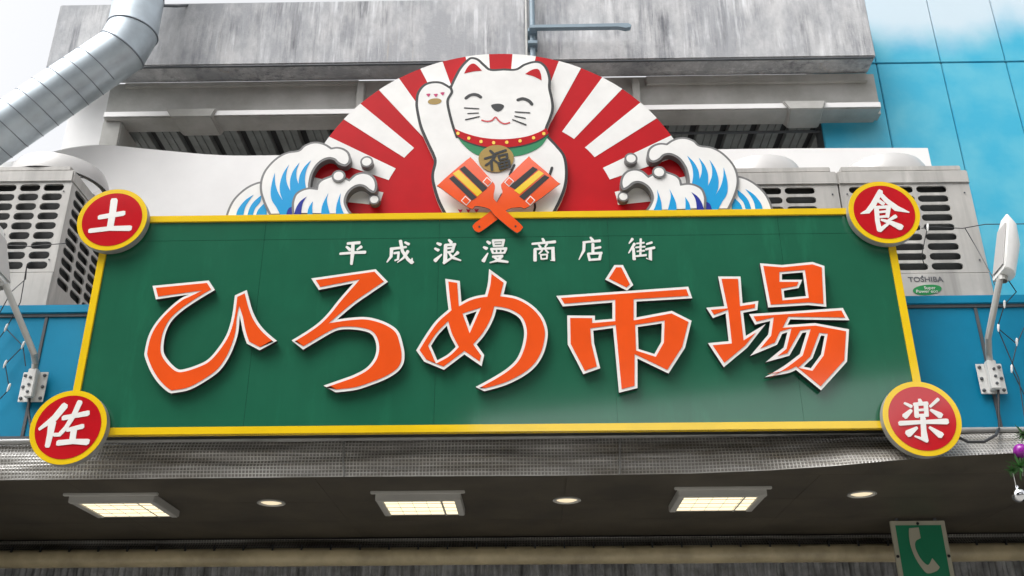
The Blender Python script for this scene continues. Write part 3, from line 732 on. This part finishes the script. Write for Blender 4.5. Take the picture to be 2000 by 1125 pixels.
for mirror in (False, True):
    wv = None
    for nm, s, dy, t in (('back', W1, -0.024, 0.045), ('big', W2, -0.010, 0.058), ('front', W3, 0.0, 0.067)):
        y = YWV-dy; p = wpts(s, y, 7); p = [(x, max(z, zbase)) for x, z in p]
        if mirror: p = [(2*MX-x, z) for x, z in p]
        p = orient(p)
        o = MB().poly(p, yf=y, t=t, mi=0, ms=0).build('wave_crest', M['ash'], fan, recalc=False)
        q = [(x, max(z, zbase)) for x, z in inset(p, 0.0165, 2.0)]
        MB().poly(q, yf=y-0.002, t=0.0018).build('white_face', M['catwhite'], o, recalc=False)
        if nm == 'back': blades(o, ["225,1010c 240,900 320,790 415,725c 360,800 320,880 300,1010c", "335,1010c 370,880 420,800 500,730c 490,800 430,880 400,1010c", "430,1010c 460,900 520,830 560,800c 560,900 555,1010c"], dy+0.004, mirror)
        if nm == 'big':
            blades(o, [B2], dy+0.004, mirror); blades(o, [I2], dy+0.006, mirror, 'indigo')
        if nm == 'front':
            blades(o, ["848,1010c 870,890 920,800 992,745c 950,820 935,920 935,1010c"], dy+0.004, mirror, 'indigo')
            blades(o, ["998,1010c 1010,880 1060,795c 1055,870 1062,1010c", "1148,1010c 1160,850 1228,708c 1215,800 1268,1010c", "1312,1010c 1315,850 1362,708c 1360,820 1425,1010c"], dy+0.004, mirror)
    for a, b, r, yy in ((1645, 365, 70, 0.014), (1340, 520, 74, YWV-0.012), (1727, 775, 60, 0.014)):
        for r_, yy_, nm, mt, tt in ((r, yy, 'droplet', 'ash', 0.05 if yy > 0 else .011), (r*0.72, yy-0.002, 'droplet_face', 'white', 0.0018)):
            cx, cz = px(ZW[0]+a*KW, ZW[1]+b*KW, yy_); rw = r_*KW*(P(700, 300, yy_)-P(699, 300, yy_)).length
            if mirror: cx = 2*MX-cx
            ob = MB().poly([(cx+rw*math.cos(2*math.pi*i/28), cz+rw*math.sin(2*math.pi*i/28)) for i in range(28)], yf=yy_, t=tt).build(nm, M[mt], fan if nm == 'droplet' else dr, recalc=False)
            if nm == 'droplet': dr = ob

# ================================================================== TARPAULIN along the canopy edge
def interp(tab, u):
    for (a, b), (c, d) in zip(tab, tab[1:]):
        if u <= c: return b+(d-b)*(u-a)/(c-a)
    return tab[-1][1]
TB = [(-300, 941), (0, 938), (300, 935), (700, 931), (1100, 929), (1350, 925), (1500, 919), (1620, 911), (1750, 899), (1880, 890), (2000, 884), (2300, 872)]
TT = [(-300, 871), (0, 867), (210, 864), (700, 860), (1300, 853), (1720, 847), (2000, 843), (2300, 840)]
def tarpf(s, t):
    u = -250+2500*s; yb = 0.225
    a = P(u, interp(TT, u), yb); b = Pz(u, interp(TB, u), z_so); b = b if b.y > -0.012 else P(u, interp(TB, u), -0.012); b.y = min(b.y, 0.232); p = a.lerp(b, t); yb = p.y
    q = Vector((p.x*1.1, p.z*16, 0))
    y = yb-0.035*math.sin(math.pi*t)**0.7*(0.6+0.4*noise.noise(Vector((p.x*.7, 3, 1))))-0.020*noise.noise(q)*math.sin(math.pi*t)-0.008*noise.noise(q*2.3)*math.sin(math.pi*t)
    return (p.x, y, p.z)
tp = thing('mesh_tarpaulin', 'rolled silvery mesh tarpaulin strip along the canopy edge below the green sign', 'tarpaulin', (0, 0.2, z_so))
MB().grid(tarpf, 360, 26).build('mesh_sheet', M['tarp'], tp, sm=True, recalc=False)
def hemf(s, t):
    x, y, z = tarpf(s, 0); a = 2*math.pi*t; r = 0.017+0.004*noise.noise(Vector((x*3, 1, 2)))
    return (x, 0.2+r*math.cos(a), z+0.006+r*1.1*math.sin(a))
for u in (672, 1210):
    xt = P(u, 890, .2).x; fs_ = [tarpf((u+250)/2500, q/8) for q in range(9)]
    MB().tube([(a, b-.006, c) for a, b, c in fs_], 0.006, 6).build('tie_cord', M['hem'], tp, sm=True)
lip = []
for i in range(61):
    q = tarpf(i/60, 1); lip.append((q[0], q[1]+0.004, q[2]-z_so))
vs = [(a, b, z_so+dz+c) for dz in (0.0, 0.006) for a, b, c in lip]+[(a, 0.2345, z_so+dz) for dz in (0.0, 0.006) for a, b, c in lip]
n_ = 61; fs = []
for i in range(60): fs += [(i, i+1, 2*n_+i+1, 2*n_+i), (n_+i, n_+i+1, 3*n_+i+1, 3*n_+i)]
MB().add(vs, fs).build('soffit_lip', M['soffit'], cp, recalc=False)
MB().grid(hemf, 200, 10).build('hem', M['hem'], tp, sm=True, recalc=False)

# ================================================================== OUTDOOR UNITS
def stadium(cx, cz, w_, h):
    r = h/2; pts = []
    for s_, a0 in ((1, -90), (-1, 90)):
        for i in range(6): t = R(a0+36*i); pts.append((cx+s_*(w_/2-r)+r*math.cos(t), cz+r*math.sin(t)))
    return pts
def condenser(name, label, x0, x1, y0, depth, zbase_, zcap, ztop, cols, sw, cpitch, xright, z_first, pitch, rows, sh, group=None, rdx=None, rr=None):
    t = thing(name, label, 'air conditioner', ((x0+x1)/2, y0+depth/2, zbase_), group)
    zg0, zg1 = z_first-(rows-1)*pitch-sh*0.9, zcap
    holes = [stadium(xright-sw/2-c*cpitch, z_first-r*pitch, sw, sh) for c in range(cols) for r in range(rows)]
    MB().poly([(x0, zg0), (x1, zg0), (x1, zg1), (x0, zg1)], holes, yf=y0, t=0.012).build('front_grille', M['acm'], t, recalc=False)
    MB().box(x0, x1, y0-0.004, y0+0.02, zbase_, zg0-0.004).build('front_panel', M['acm'], t, bev=0.004)
    MB().box(x0+0.03, x1-0.03, y0+0.045, y0+depth-.045, zbase_+.02, zg1).build('coil_core', M['acdark'], t)
    fr = lambda p, q, d: (x1-d, p, q)
    hs_ = []
    n3 = 3; sp = (depth-0.10)/n3
    for c in range(n3):
        for r in range(rows+1): hs_.append(stadium(y0+0.06+sp*(c+.5), z_first-r*pitch, sp*0.86, sh))
    MB().poly([(y0+0.013, zbase_), (y0+depth, zbase_), (y0+depth, zg1), (y0+0.013, zg1)], hs_, t=0.012, frame=fr).build('side_grille', M['acm'], t, recalc=False)
    MB().box(x0, x0+.012, y0+.013, y0+depth, zbase_, zg1).build('side_panel', M['acm'], t)
    MB().box(x0+.012, x1-.013, y0+depth-.012, y0+depth, zbase_, zg1).build('rear_panel', M['acm'], t)
    c = 0.035
    q0 = [(x0-.006, y0-.012, zcap+.002), (x1+.006, y0-.012, zcap+.002), (x1+.006, y0+depth+.01, zcap+.002), (x0-.006, y0+depth+.01, zcap+.002)]
    zm = zcap+(ztop-zcap)*0.72
    q1 = [(a, b, zm) for a, b, _ in q0]
    cap = MB().hexa(q0, q1).build('top_cover', M['acm'], t, bev=0.01)
    q2 = [(x0+c, y0-.0, zm+.001), (x1-c, y0-.0, zm+.001), (x1-c, y0+depth-.02, zm+.001), (x0+c, y0+depth-.02, zm+.001)]
    MB().hexa(q2, [(a, b, ztop) for a, b, _ in q2]).build('top_plate', M['acm'], cap, bev=0.006)
    cx, cy = (x0+x1)/2 if rdx is None else x1-rdx, y0+depth/2; r = rr or min(x1-x0, depth)/2-0.015
    rg = MB().lathe([(r, 0), (r-.005, .05), (r-.03, .12), (r-.05, .16), (r-.065, .165), (r-.07, .12), (r-.04, 0)], (cx, cy, ztop+0.001), n=48).build('fan_ring', M['acring'], t, sm=True)
    gb = MB()
    for i in range(6): gb.tube([(cx, cy, ztop+.13)]+[(cx+(r-.07)*math.cos(R(60*i)), cy+(r-.07)*math.sin(R(60*i)), ztop+.13)], 0.004, 6)
    gb.build('fan_guard', M['acdark'], rg)
    mb = MB()
    for xx, zz in ((x1-.05, zg0+.10), (x1-.05, zg1-.08), (x0+.05, zg1-.08), ((x0+x1)/2, zg0-.03)):
        MB().lathe([(0.007, 0), (0.006, .004), (0, .005)], (xx, y0-.0041, zz), Vector((0, -1, 0)), 8).build('screw', M['trim'], t)
    return t
YA = 0.62
def zmean(*uv): return sum(P(u, v, YA).z for u, v in uv)/len(uv)
ax0, ax1 = P(1640, 370, YA).x, 0.5*(P(1900, 358, YA).x+P(1934, 578, YA).x)
spx = (P(1820, 440, YA)-P(1819, 440, YA)).length
zr1, zr9 = P(1820, 369.5, YA).z, P(1854, 520, YA).z; pit = (zr1-zr9)/8
zc_, zt_ = P(1800, 360, YA).z, P(1760, 324, YA).z
zroof = zf_b+0.22
AW = 61*spx; xrt = P(1849, 369, YA).x
acr = condenser('outdoor_unit', 'streaked grey outdoor unit with three slot columns beside the blue mural wall', ax0, ax1, YA, 0.78, zroof, zc_, zt_, 3, AW, 67*spx, xrt, zr1, pit, 9, pit*0.70, group='outdoor units above the canopy')
# maker's name and green eco label
def text(name, body, size, loc, mt, parent, bold=0.0, sx=1.0):
    cu = bpy.data.curves.new(name, 'FONT'); cu.body = body; cu.size = size; cu.align_x = 'CENTER'; cu.align_y = 'CENTER'; cu.offset = bold; cu.extrude = 0.0006
    tmp = bpy.data.objects.new('tmp', cu); COL.objects.link(tmp)
    dg = bpy.context.evaluated_depsgraph_get(); me = bpy.data.meshes.new_from_object(tmp.evaluated_get(dg))
    bpy.data.objects.remove(tmp); me.materials.clear(); me.materials.append(mt)
    me.transform(Matrix.Translation(loc) @ Matrix.Rotation(R(90), 4, 'X') @ Matrix.Scale(sx, 4, Vector((1, 0, 0))))
    o = bpy.data.objects.new(name, me); COL.objects.link(o); attach(o, parent); return o
p = P(1808, 546, YA-.006)
text('maker_lettering', 'TOSHIBA', 0.056, (p.x, YA-0.0055, p.z), M['grey_txt'], acr, bold=0.0012, sx=1.1)
p = P(1811, 566, YA-.006)
el = MB().poly([(p.x+0.105*math.cos(2*math.pi*i/32)*(1.0+.06*math.sin(2*math.pi*i/32)), p.z+0.040*math.sin(2*math.pi*i/32)+0.010*math.cos(2*math.pi*i/32)) for i in range(32)], yf=YA-.007, t=0.0025).build('eco_label', M['ecogreen'], acr, recalc=False)
text('eco_lettering', 'Super', 0.036, (p.x+.02, YA-0.0085, p.z+.014), M['white'], el)
text('eco_lettering', 'Power eco', 0.036, (p.x-.005, YA-0.0085, p.z-.014), M['white'], el)
acm_ = condenser('outdoor_unit', 'streaked grey outdoor unit partly hidden behind the wave crest, next to its twin', ax0-(ax1-ax0)-0.012, ax0-0.012, YA, 0.78, zroof, zc_, zt_, 3, AW, 67*spx, xrt-(ax1-ax0)-.012, zr1, pit, 9, pit*0.70, group='outdoor units above the canopy')
lx1 = 0.5*(P(140, 357, YA).x+P(93, 590, YA).x)
LW = 42*spx
acl = condenser('outdoor_unit', 'pale outdoor unit with narrow slots behind the roundel for earth, below the duct', lx1-1.0, lx1, YA, 0.78, zroof, P(90, 357, YA).z, P(60, 325, YA).z, 4, LW, 48.5*spx, P(125, 366, YA).x, P(104, 366, YA).z, (P(104, 366, YA).z-P(67, 518, YA).z)/8, 9, pit*0.76, group='outdoor units above the canopy', rdx=0.31, rr=0.40)

# ================================================================== SPIRAL DUCT
YDU = 1.22
dr_ = 0.5*(P(318, 5, YDU)-P(224, 5, YDU)).length*0.985
j1, j2 = P(259, 62, YDU), P(238, 98, YDU)
d0 = Vector((j1.x, YDU, j1.z+2.2)); de = P(-120, 340, YDU-.05)
du = thing('spiral_duct', 'fat galvanised spiral duct bending down past the concrete parapet', 'duct', (j1.x, YDU, j1.z))
def seg(a, b, nm, n1=None, n2=None):     # round pipe cut by mitre planes
    d = (b-a).normalized(); ref = Vector((0, 1, 0)); s_ = d.cross(ref).normalized(); t_ = d.cross(s_); mb = MB(); N = 48; vs = []
    for c, nn in ((a, n1), (b, n2)):
        for k in range(N):
            q = (s_*math.cos(2*math.pi*k/N)+t_*math.sin(2*math.pi*k/N))*dr_
            if nn is not None: q = q-d*(q.dot(nn)/d.dot(nn))
            vs.append(c+q)
    mb.add(vs, [(k, (k+1) % N, N+(k+1) % N, N+k) for k in range(N)])
    return mb.build(nm, M['duct'], du, sm=True, recalc=False), vs
dA, dB, dC = (j1-d0).normalized(), (j2-j1).normalized(), (de-j2).normalized()
n1, n2 = (dA+dB).normalized(), (dB+dC).normalized()
up, va = seg(d0, j1, 'straight_pipe', None, n1)
gv, vb = seg(j1, j2, 'elbow_piece', n1, n2)
lo, vc = seg(j2, de, 'straight_pipe', n2, None)
for vs in (va[48:], vb[48:]):
    cen = sum(vs, Vector())/48; ring = [cen+(v-cen)*1.006 for v in vs]; ring += ring[:2]
    MB().tube(ring, 0.008, 6, caps=False).build('joint_band', M['seam'], gv, sm=True, recalc=False)
def helix(a, b, L0, pitch, par):
    d = (b-a).normalized(); s_ = d.cross(Vector((0, 1, 0))).normalized(); t_ = d.cross(s_); L = (b-a).length; pts = []; h = L0; k = 0
    while h < L: pts.append(a+d*h+(s_*math.cos(k*R(12))+t_*math.sin(k*R(12)))*(dr_+0.001)); k += 1; h += pitch*12/360
    MB().tube(pts, 0.0045, 5).build('spiral_seam', M['seam'], par, sm=True, recalc=False)
helix(j2, de, 0.24, 0.158, lo)
helix(j1, d0, 0.30, 0.158, up)
b0 = P(322, 12, 1.4); b1 = P(370, 10, 1.5)
MB().tube([P(316, 11, 1.3), P(345, 12, 1.45), P(368, 10, 1.62)], 0.014, 8).build('wall_clamp', M['trim'], du)

# ================================================================== PIPE AND BRACKET ARM on the parapet
pp = thing('conduit_pole', 'blue grey conduit with a bracket arm running up the stained parapet', 'pipe', P(1040, 110, 1.5))
xp = P(1040, 60, 1.52).x
MB().tube([(xp, 1.535, SZ1+1.0), (xp, 1.535, z_st+1.5)], 0.026, 14).build('pole', M['bluegrey'], pp, sm=True)
MB().tube([(xp-.055, 1.56, SZ1+1.0), (xp-.055, 1.56, z_st+1.5)], 0.014, 10).build('cable', M['polegrey'], pp, sm=True)
aR = P(1228, 52, 1.44); za = P(1130, 52, 1.44).z
arm = MB().poly([(xp-.03, za-.022), (aR.x-.10, za-.022), (aR.x-.03, za-.040), (aR.x+.015, za-.03), (aR.x+.025, za-.005), (aR.x, za+.018), (aR.x-.06, za+.020), (xp-.03, za+.014)], yf=1.42, t=0.05).build('arm', M['bluegrey'], pp, bev=0.008)
for zz in (za, z_sb+.12): MB().box(xp-.045, xp+.045, 1.47, 1.60, zz-.02, zz+.02).build('clamp', M['bluegrey'], pp, bev=0.004)

# ================================================================== FLOOD LAMPS on the fascia
def floodlamp(label, br, elbow, tip, hb, ht, sgn, group, cable):
    # br: plate centre on fascia; elbow, tip: arm; hb, ht: lower and upper end of the hood
    t = thing('flood_lamp', label, 'lamp', br, group)
    pl = MB().box(br.x-.085, br.x+.085, YF-.034, YF-.026, br.z-.105, br.z+.105)
    pl = pl.build('mounting_plate', M['lampwhite'], t, bev=0.003)
    MB().box(br.x-.03, br.x+.03, YF-.085, YF-.0345, br.z-.085, br.z+.115).build('arm_socket', M['lampwhite'], pl, bev=0.006)
    for dx in (-.065, .065):
        for dz in (-.08, 0, .08): MB().lathe([(0.012, 0), (0.012, .006), (0.006, .011), (0, .011)], (br.x+dx, YF-.0342, br.z+dz), Vector((0, -1, 0)), 8).build('bolt', M['trim'], pl)
    for dz in (-.05, 0.0, .05): MB().lathe([(0.010, 0), (0.010, .006), (0, .008)], (br.x+sgn*.004, YF-.0852, br.z+dz), Vector((0, -1, 0)), 8).build('bolt', M['trim'], pl)
    MB().box(br.x-.05, br.x+.05, YF-.0255, YF-.0005, br.z-.05, br.z+.05).build('pad', M['trim'], pl)
    MB().tube([Vector((br.x, YF-.06, br.z+.09)), Vector((br.x, YF-.07, br.z+.16)), elbow, tip], 0.021, 12).build('arm', M['polegrey'], t, sm=True)
    ax = (ht-hb).normalized(); side = Vector((sgn, 0, 0)); side = (side-ax*side.dot(ax)).normalized(); fw = ax.cross(side)
    mb = MB(); prof = []; rings = []
    L = (ht-hb).length
    for s_, w_, d_ in ((0.0, .085, .085), (0.02, .10, .10), (0.55, .10, .115), (0.85, .085, .085), (1.0, .045, .03)):
        ring = []
        for k in range(11):
            a = R(-90+18*k); ring.append(hb+ax*(L*s_)+side*(d_*math.cos(a))+fw*(w_*math.sin(a)))
        rings.append(ring)
    n = 11; vs = [v for r in rings for v in r]; fs = []
    for i in range(len(rings)-1):
        for k in range(n):
            j = (k+1) % n; fs.append((i*n+k, i*n+j, (i+1)*n+j, (i+1)*n+k))
    fs.append(tuple(range(n))[::-1]); fs.append(tuple((len(rings)-1)*n+k for k in range(n)))
    hood = mb.add(vs, fs).build('hood', M['lampwhite'], t, sm=True, bev=0.004)
    c = hb+ax*(L*.45)-side*.004
    q = [c+ax*a*L*.36+fw*b*.08 for a, b in ((-1, -1), (1, -.8), (1, .8), (-1, 1))]
    MB().hexa(q, [v-side*.006 for v in q]).build('glass', M['acring'], hood)
    MB().lathe([(0.03, -.03), (0.03, .03)], hb+side*.03-ax*.005, ax, 12).build('cable_gland', M['polegrey'], hood)
    if cable: MB().tube(cable, 0.009, 8).build('cable', M['wire'], t, sm=True)
    return t
brR = P(1936, 740, YF-.03)
cb = [Vector((brR.x+.02, YF-.05, brR.z-.085)), P(1950, 800, YF-.06), P(1952, 835, YF-.07), P(1945, 850, -0.02), P(1922, 863, -0.05), P(1890, 863, -0.05), P(1868, 852, -0.04), P(1855, 838, -0.035)]
floodlamp('white flood lamp on bent grey arm beside the red roundel for enjoyment', brR, P(1930, 660, .10), P(1953, 545, -0.05), P(1950, 538, -.05), P(1960, 424, -.02), 1, 'flood lamps lighting the sign', cb)
brL = P(65, 756, YF-.03)
cb = [Vector((brL.x, YF-.05, brL.z-.085)), P(55, 800, YF-.06), P(60, 835, YF-.07), P(75, 850, 0.2)]
floodlamp('white flood lamp on bent grey arm beside the roundel with a person radical', brL, P(66, 690, .10), P(10, 556, -0.05), P(8, 552, -.05), P(0, 440, -.02), -1, 'flood lamps lighting the sign', cb)

# thin wires with tiny unlit bulbs
def wires(label, paths, bulbs, base):
    t = thing('string_light', label, 'string lights', base, 'wires strung beside the sign')
    for p in paths: MB().tube([P(u, v, y) for u, v, y in p], 0.0035, 5).build('wire', M['wire'], t, sm=True)
    for u, v, y in bulbs:
        c = P(u, v, y); MB().lathe([(0.003, .03), (0.008, .02), (0.008, -.01), (0.003, -.03), (0, -.032)], c, Vector((.2, 0, 1)), 8).build('bulb', M['lampwhite'], t, sm=True)
wires('thin dark wire with tiny bulbs strung past the flood lamp near the mural wall',
  [[(1800, 446, .3), (1815, 443, .3), (1880, 446, .3), (1925, 438, .2), (2040, 437, .2)], [(1885, 446, .3), (1905, 480, .3), (1938, 540, .1), (1942, 556, -.02)], [(1812, 443, .35), (1806, 470, .4), (1800, 500, .45), (1806, 520, .55)], [(1970, 548, -.02), (1985, 570, .1), (1962, 595, .15), (1948, 640, .24), (1986, 672, .26), (2000, 640, .26), (2040, 610, .26)], [(1986, 672, .26), (1975, 720, .27), (2000, 770, .27), (2040, 800, .26)], [(1948, 640, .24), (1990, 740, .27), (2003, 830, .24)]],
  [(1812, 444, .29), (1962, 594, .14), (1950, 640, .23), (1986, 668, .25), (1976, 720, .26)], P(1940, 600, .29))
wires('thin dark wire with tiny bulbs looping over the blue fascia by the person radical roundel',
  [[(52, 520, .2), (50, 545, .25), (22, 570, .2), (0, 610, .26), (-40, 640, .26)], [(52, 520, .2), (40, 590, .22), (12, 642, .26), (45, 676, .27), (50, 715, .27)], [(12, 642, .26), (-30, 700, .26)], [(45, 676, .27), (10, 712, .26), (18, 760, .26), (-20, 800, .26)], [(-20, 478, .35), (60, 481, .4), (130, 475, .5)]],
  [(12, 640, .25), (45, 674, .26), (10, 711, .25), (17, 757, .25)], P(20, 700, .29))

# ================================================================== UNDER THE CANOPY
LAB = ['square lit ceiling light under the canopy, nearest the person radical roundel', 'square lit ceiling light in the middle of the canopy soffit', 'square lit ceiling light under the canopy, nearest the phone sign']
for (u1, u2, vn, vf), lab in zip(((150, 292, 983, 1012), (747, 887, 979, 1008), (1338, 1482, 971, 1000)), LAB):
    zb_ = z_so-0.055
    a, b, c = Pz(u1, vn, zb_), Pz(u2, vn, zb_), Pz((u1+u2)/2, vf, zb_)
    x0, x1, y0, y1 = a.x, b.x, (a.y+b.y)/2, c.y
    t = thing('ceiling_light', lab, 'ceiling light', ((x0+x1)/2, (y0+y1)/2, z_so), 'square lights in the soffit')
    fw_ = 0.045
    # frame ring: four rails
    MB().box(x0-fw_, x1+fw_, y0-fw_, y0, zb_-.004, z_so-.0005).build('frame_rail', M['frame'], t, bev=0.004)
    MB().box(x0-fw_, x1+fw_, y1, y1+fw_*.5, zb_+.01, z_so-.0005).build('frame_rail', M['frame'], t, bev=0.004)
    MB().box(x0-fw_, x0, y0+.0005, y1-.0005, zb_+.0, z_so-.0005).build('frame_rail', M['frame'], t, bev=0.004)
    MB().box(x1, x1+fw_, y0+.0005, y1-.0005, zb_+.0, z_so-.0005).build('frame_rail', M['frame'], t, bev=0.004)
    MB().box(x0-fw_-.03, x1+fw_+.03, y0-fw_-.03, y0-fw_-.0005, z_so-.018, z_so-.0005).build('flange', M['frame'], t, bev=0.003)
    MB().box(x0, x1, y0, y1, zb_+.012, zb_+.02).build('diffuser', M['lit'], t)
    lv = MB()
    for i in range(1, 4):
        yy = y0+(y1-y0)*i/4; lv.box(x0, x1, yy-.0012, yy+.0012, zb_+.008, zb_+.0115)
    xx = x0+(x1-x0)*.82; lv.box(xx-.006, xx+.006, y0, y1, zb_+.002, zb_+.0025)
    for i in range(1, 5):
        xx = x0+(x1-x0)*i/5; lv.box(xx-.0012, xx+.0012, y0, y1, zb_+.006, zb_+.0075)
    lv.build('louvre', M['frame'], t)
DL = ['round recessed downlight between the person radical roundel and the sign middle', 'round recessed downlight in the soffit at the middle joint', 'round recessed downlight above the emergency phone sign']
for (u, v), lab in zip(((530, 981), (1107, 976), (1683, 964)), DL):
    c = Pz(u, v, z_so); t = thing('downlight', lab, 'downlight', c, 'round downlights in the soffit')
    MB().lathe([(0.095, -.0005), (0.098, -.008), (0.085, -.012), (0.078, -.006), (0.072, -.001)], c, n=32).build('trim_ring', M['frame'], t, sm=True)
    MB().lathe([(0.0, -.010), (0.03, -.0095), (0.06, -.006), (0.0715, -.001)], c, n=32).build('lens', M['litspot'], t, sm=True)

# inner beam, rolled curtain and hanging clear strips
zbm0 = P(1000, 1070, YE+.05).z
ib = thing('roll_curtain', 'rolled beige curtain with clear hanging strips at the back of the soffit', 'curtain', (0, YE, 0))
def beamf(s, t):
    x = XA+.35+(XB-XA-.7)*s
    z = z_so-0.001+(zbm0-z_so)*t; y = YE+0.02+0.04*math.sin(t*3.0+1.0)+0.012*noise.noise(Vector((x*1.2, z*14, 0)))
    return (x, y, z)
MB().grid(beamf, 240, 14).build('mesh_valance', M['tarp2'], ib, sm=True, recalc=False)
YR = YE+.06
zr0, zr1_ = P(1000, 1066, YR).z, P(1000, 1103, YR).z; rc = (zr0-zr1_)/2; zc2 = (zr0+zr1_)/2
def rollf(s, t):
    x = XA+.4+(XB-XA-.8)*s; a = 2*math.pi*t; r = rc*(1+0.05*noise.noise(Vector((x*.8, math.cos(a)*2, math.sin(a)*2)))+.02*noise.noise(Vector((x*4, a, 0))))
    return (x, YR+r*math.cos(a), zc2+r*math.sin(a))
rl = MB().grid(rollf, 160, 24).build('roll', M['beige'], ib, sm=True, recalc=False)
i = 0; x = XA+.6
while x < XB-.5:
    MB().box(x-.006, x+.006, YR-rc*.85-.012, YR-rc*.85+.012, zc2+rc*.52, zc2+rc*.52+.045).build('hook', M['black'], rl); x += 0.235
x = XA+.4; k = 0
while x < XB-.4:
    w_ = 0.30; yk = YR+.02+0.012*(k % 2)
    def sf(s, t, x=x, yk=yk, k=k): 
        X = x+w_*s*1.15; return (X, yk+0.012*math.sin(s*40+k)+.03*noise.noise(Vector((X*6, t*2, k))), 0.05+(zr1_+.03-0.05)*(1-t))
    MB().grid(sf, 60, 8).build('clear_strip', M['vinyl'], ib, sm=True, recalc=False); x += w_; k += 1

# posts either side of the entrance
tag(MB().box(P(-60, 1090, 2.6).x, P(38, 1090, 2.6).x, 2.6, 2.85, 0, z_so-.05).build('entrance_post', M['dark'], bev=0.01), 'dark post at the end of the rolled curtain away from the phone sign', 'post')
rp = thing('doorway_post', 'brown framed doorway post to the side of the emergency phone sign', 'post', P(1990, 1110, 2.4))
x0 = P(1962, 1100, 2.4).x
MB().box(x0, x0+.6, 2.4, 2.6, 0, P(1980, 1052, 2.4).z).build('post', M['brown'], rp, bev=0.01)
MB().box(x0+.10, x0+.2, 2.36, 2.399, 0, P(1980, 1075, 2.4).z).build('strip', M['cream'], rp, bev=0.004)

# emergency phone sign
YPH = Pz(1790, 1011, z_so).y
ph = thing('phone_sign', 'green emergency phone sign with cream border hanging below the canopy soffit', 'sign', P(1800, 1120, YPH))
xa, xb = P(1740, 1030, YPH).x, P(1845, 1018, YPH).x; zt = P(1790, 1017, YPH).z; zb_ = zt-(xb-xa)*1.28
bd = MB().box(xa, xb, YPH, YPH+.02, zb_, zt).build('board', M['cream'], ph, bev=0.003)
e = 0.034
MB().box(xa+e, xb-e, YPH-.003, YPH-.0005, zb_+e, zt-e).build('green_field', M['sgreen'], bd)
hp = "1358,612 1372,604 1412,600c 1424,660c 1400,672c 1392,690 1396,720 1420,770 1452,805 1470,806 1488,772c 1530,822c 1515,842 1472,857 1445,845 1405,790 1380,740 1362,680"
pts = [px(a, b, YPH-.005) for a, b in smooth(parse(hp, (1300, 820), .35), n=5)]
MB().poly(pts, yf=YPH-.006, t=0.002).build('handset', M['cream'], bd, recalc=False)
for fx, fz in ((.5, .96), (.04, .5), (.96, .5)):
    MB().lathe([(0.012, 0), (0.010, .006), (0, .007)], (xa+(xb-xa)*fx, YPH-.0005, zb_+(zt-zb_)*fz), Vector((0, -1, 0)), 10).build('screw', M['black'], bd)
for fx in (.15, .85): MB().box(xa+(xb-xa)*fx-.012, xa+(xb-xa)*fx+.012, YPH+.021, YPH+.03, zt-.1, z_so-.0005).build('hanger', M['trim'], ph)

# hanging ornaments at the canopy edge
def ornament(name, label, parts, group='ornaments hanging at the canopy edge'):
    base = P(parts[0][1], parts[0][2], -0.05); t = thing(name, label, 'ornament', base, group)
    for kind, u, v, r, mt in parts:
        c = P(u, v, -0.05)
        if kind == 'ball': MB().lathe([(r*math.sin(math.pi*i/14), -r*math.cos(math.pi*i/14)) for i in range(15)], c, n=24).build('bauble', M[mt], t, sm=True)
        if kind == 'cap': MB().lathe([(0, r), (r*.9, r), (r, -r*.6), (0, -r*.6)], c, n=12).build('cap', M[mt], t, sm=True)
        if kind == 'string': MB().tube([c, P(*r, -0.05)], 0.0025, 5).build('string', M[mt], t)
        if kind == 'tuft':
            mb = MB(); rnd = random.Random(int(u))
            for q in range(40):
                d = Vector((rnd.uniform(-1, 1), rnd.uniform(-1, 1), rnd.uniform(-.6, .6))).normalized(); s_ = d.cross(Vector((0.3, 0.2, 1))).normalized()*0.008; e_ = c+d*r*rnd.uniform(.6, 1.1)
                mb.add([c+s_, c-s_, e_-s_*.3, e_+s_*.3], [(0, 1, 2, 3)])
            mb.build('tuft', M[mt], t, recalc=False)
    return t
ornament('bauble_garland', 'purple bauble and green tinsel garland with hanging silver bauble at the canopy edge', [
 ('tuft', 1993, 912, .09, 'leaf'), ('tuft', 1999, 848, .07, 'leaf'), ('ball', 1994, 881, .045, 'purple'), ('string', 1998, 930, (1996, 840), 'polegrey'),
 ('string', 1978, 920, (1986, 958), 'polegrey'), ('tuft', 1978, 918, .045, 'leaf'), ('ball', 1990, 967, .043, 'silver'), ('cap', 1986, 953, .012, 'silver'), ('string', 1978, 920, (1996, 906), 'leaf')])
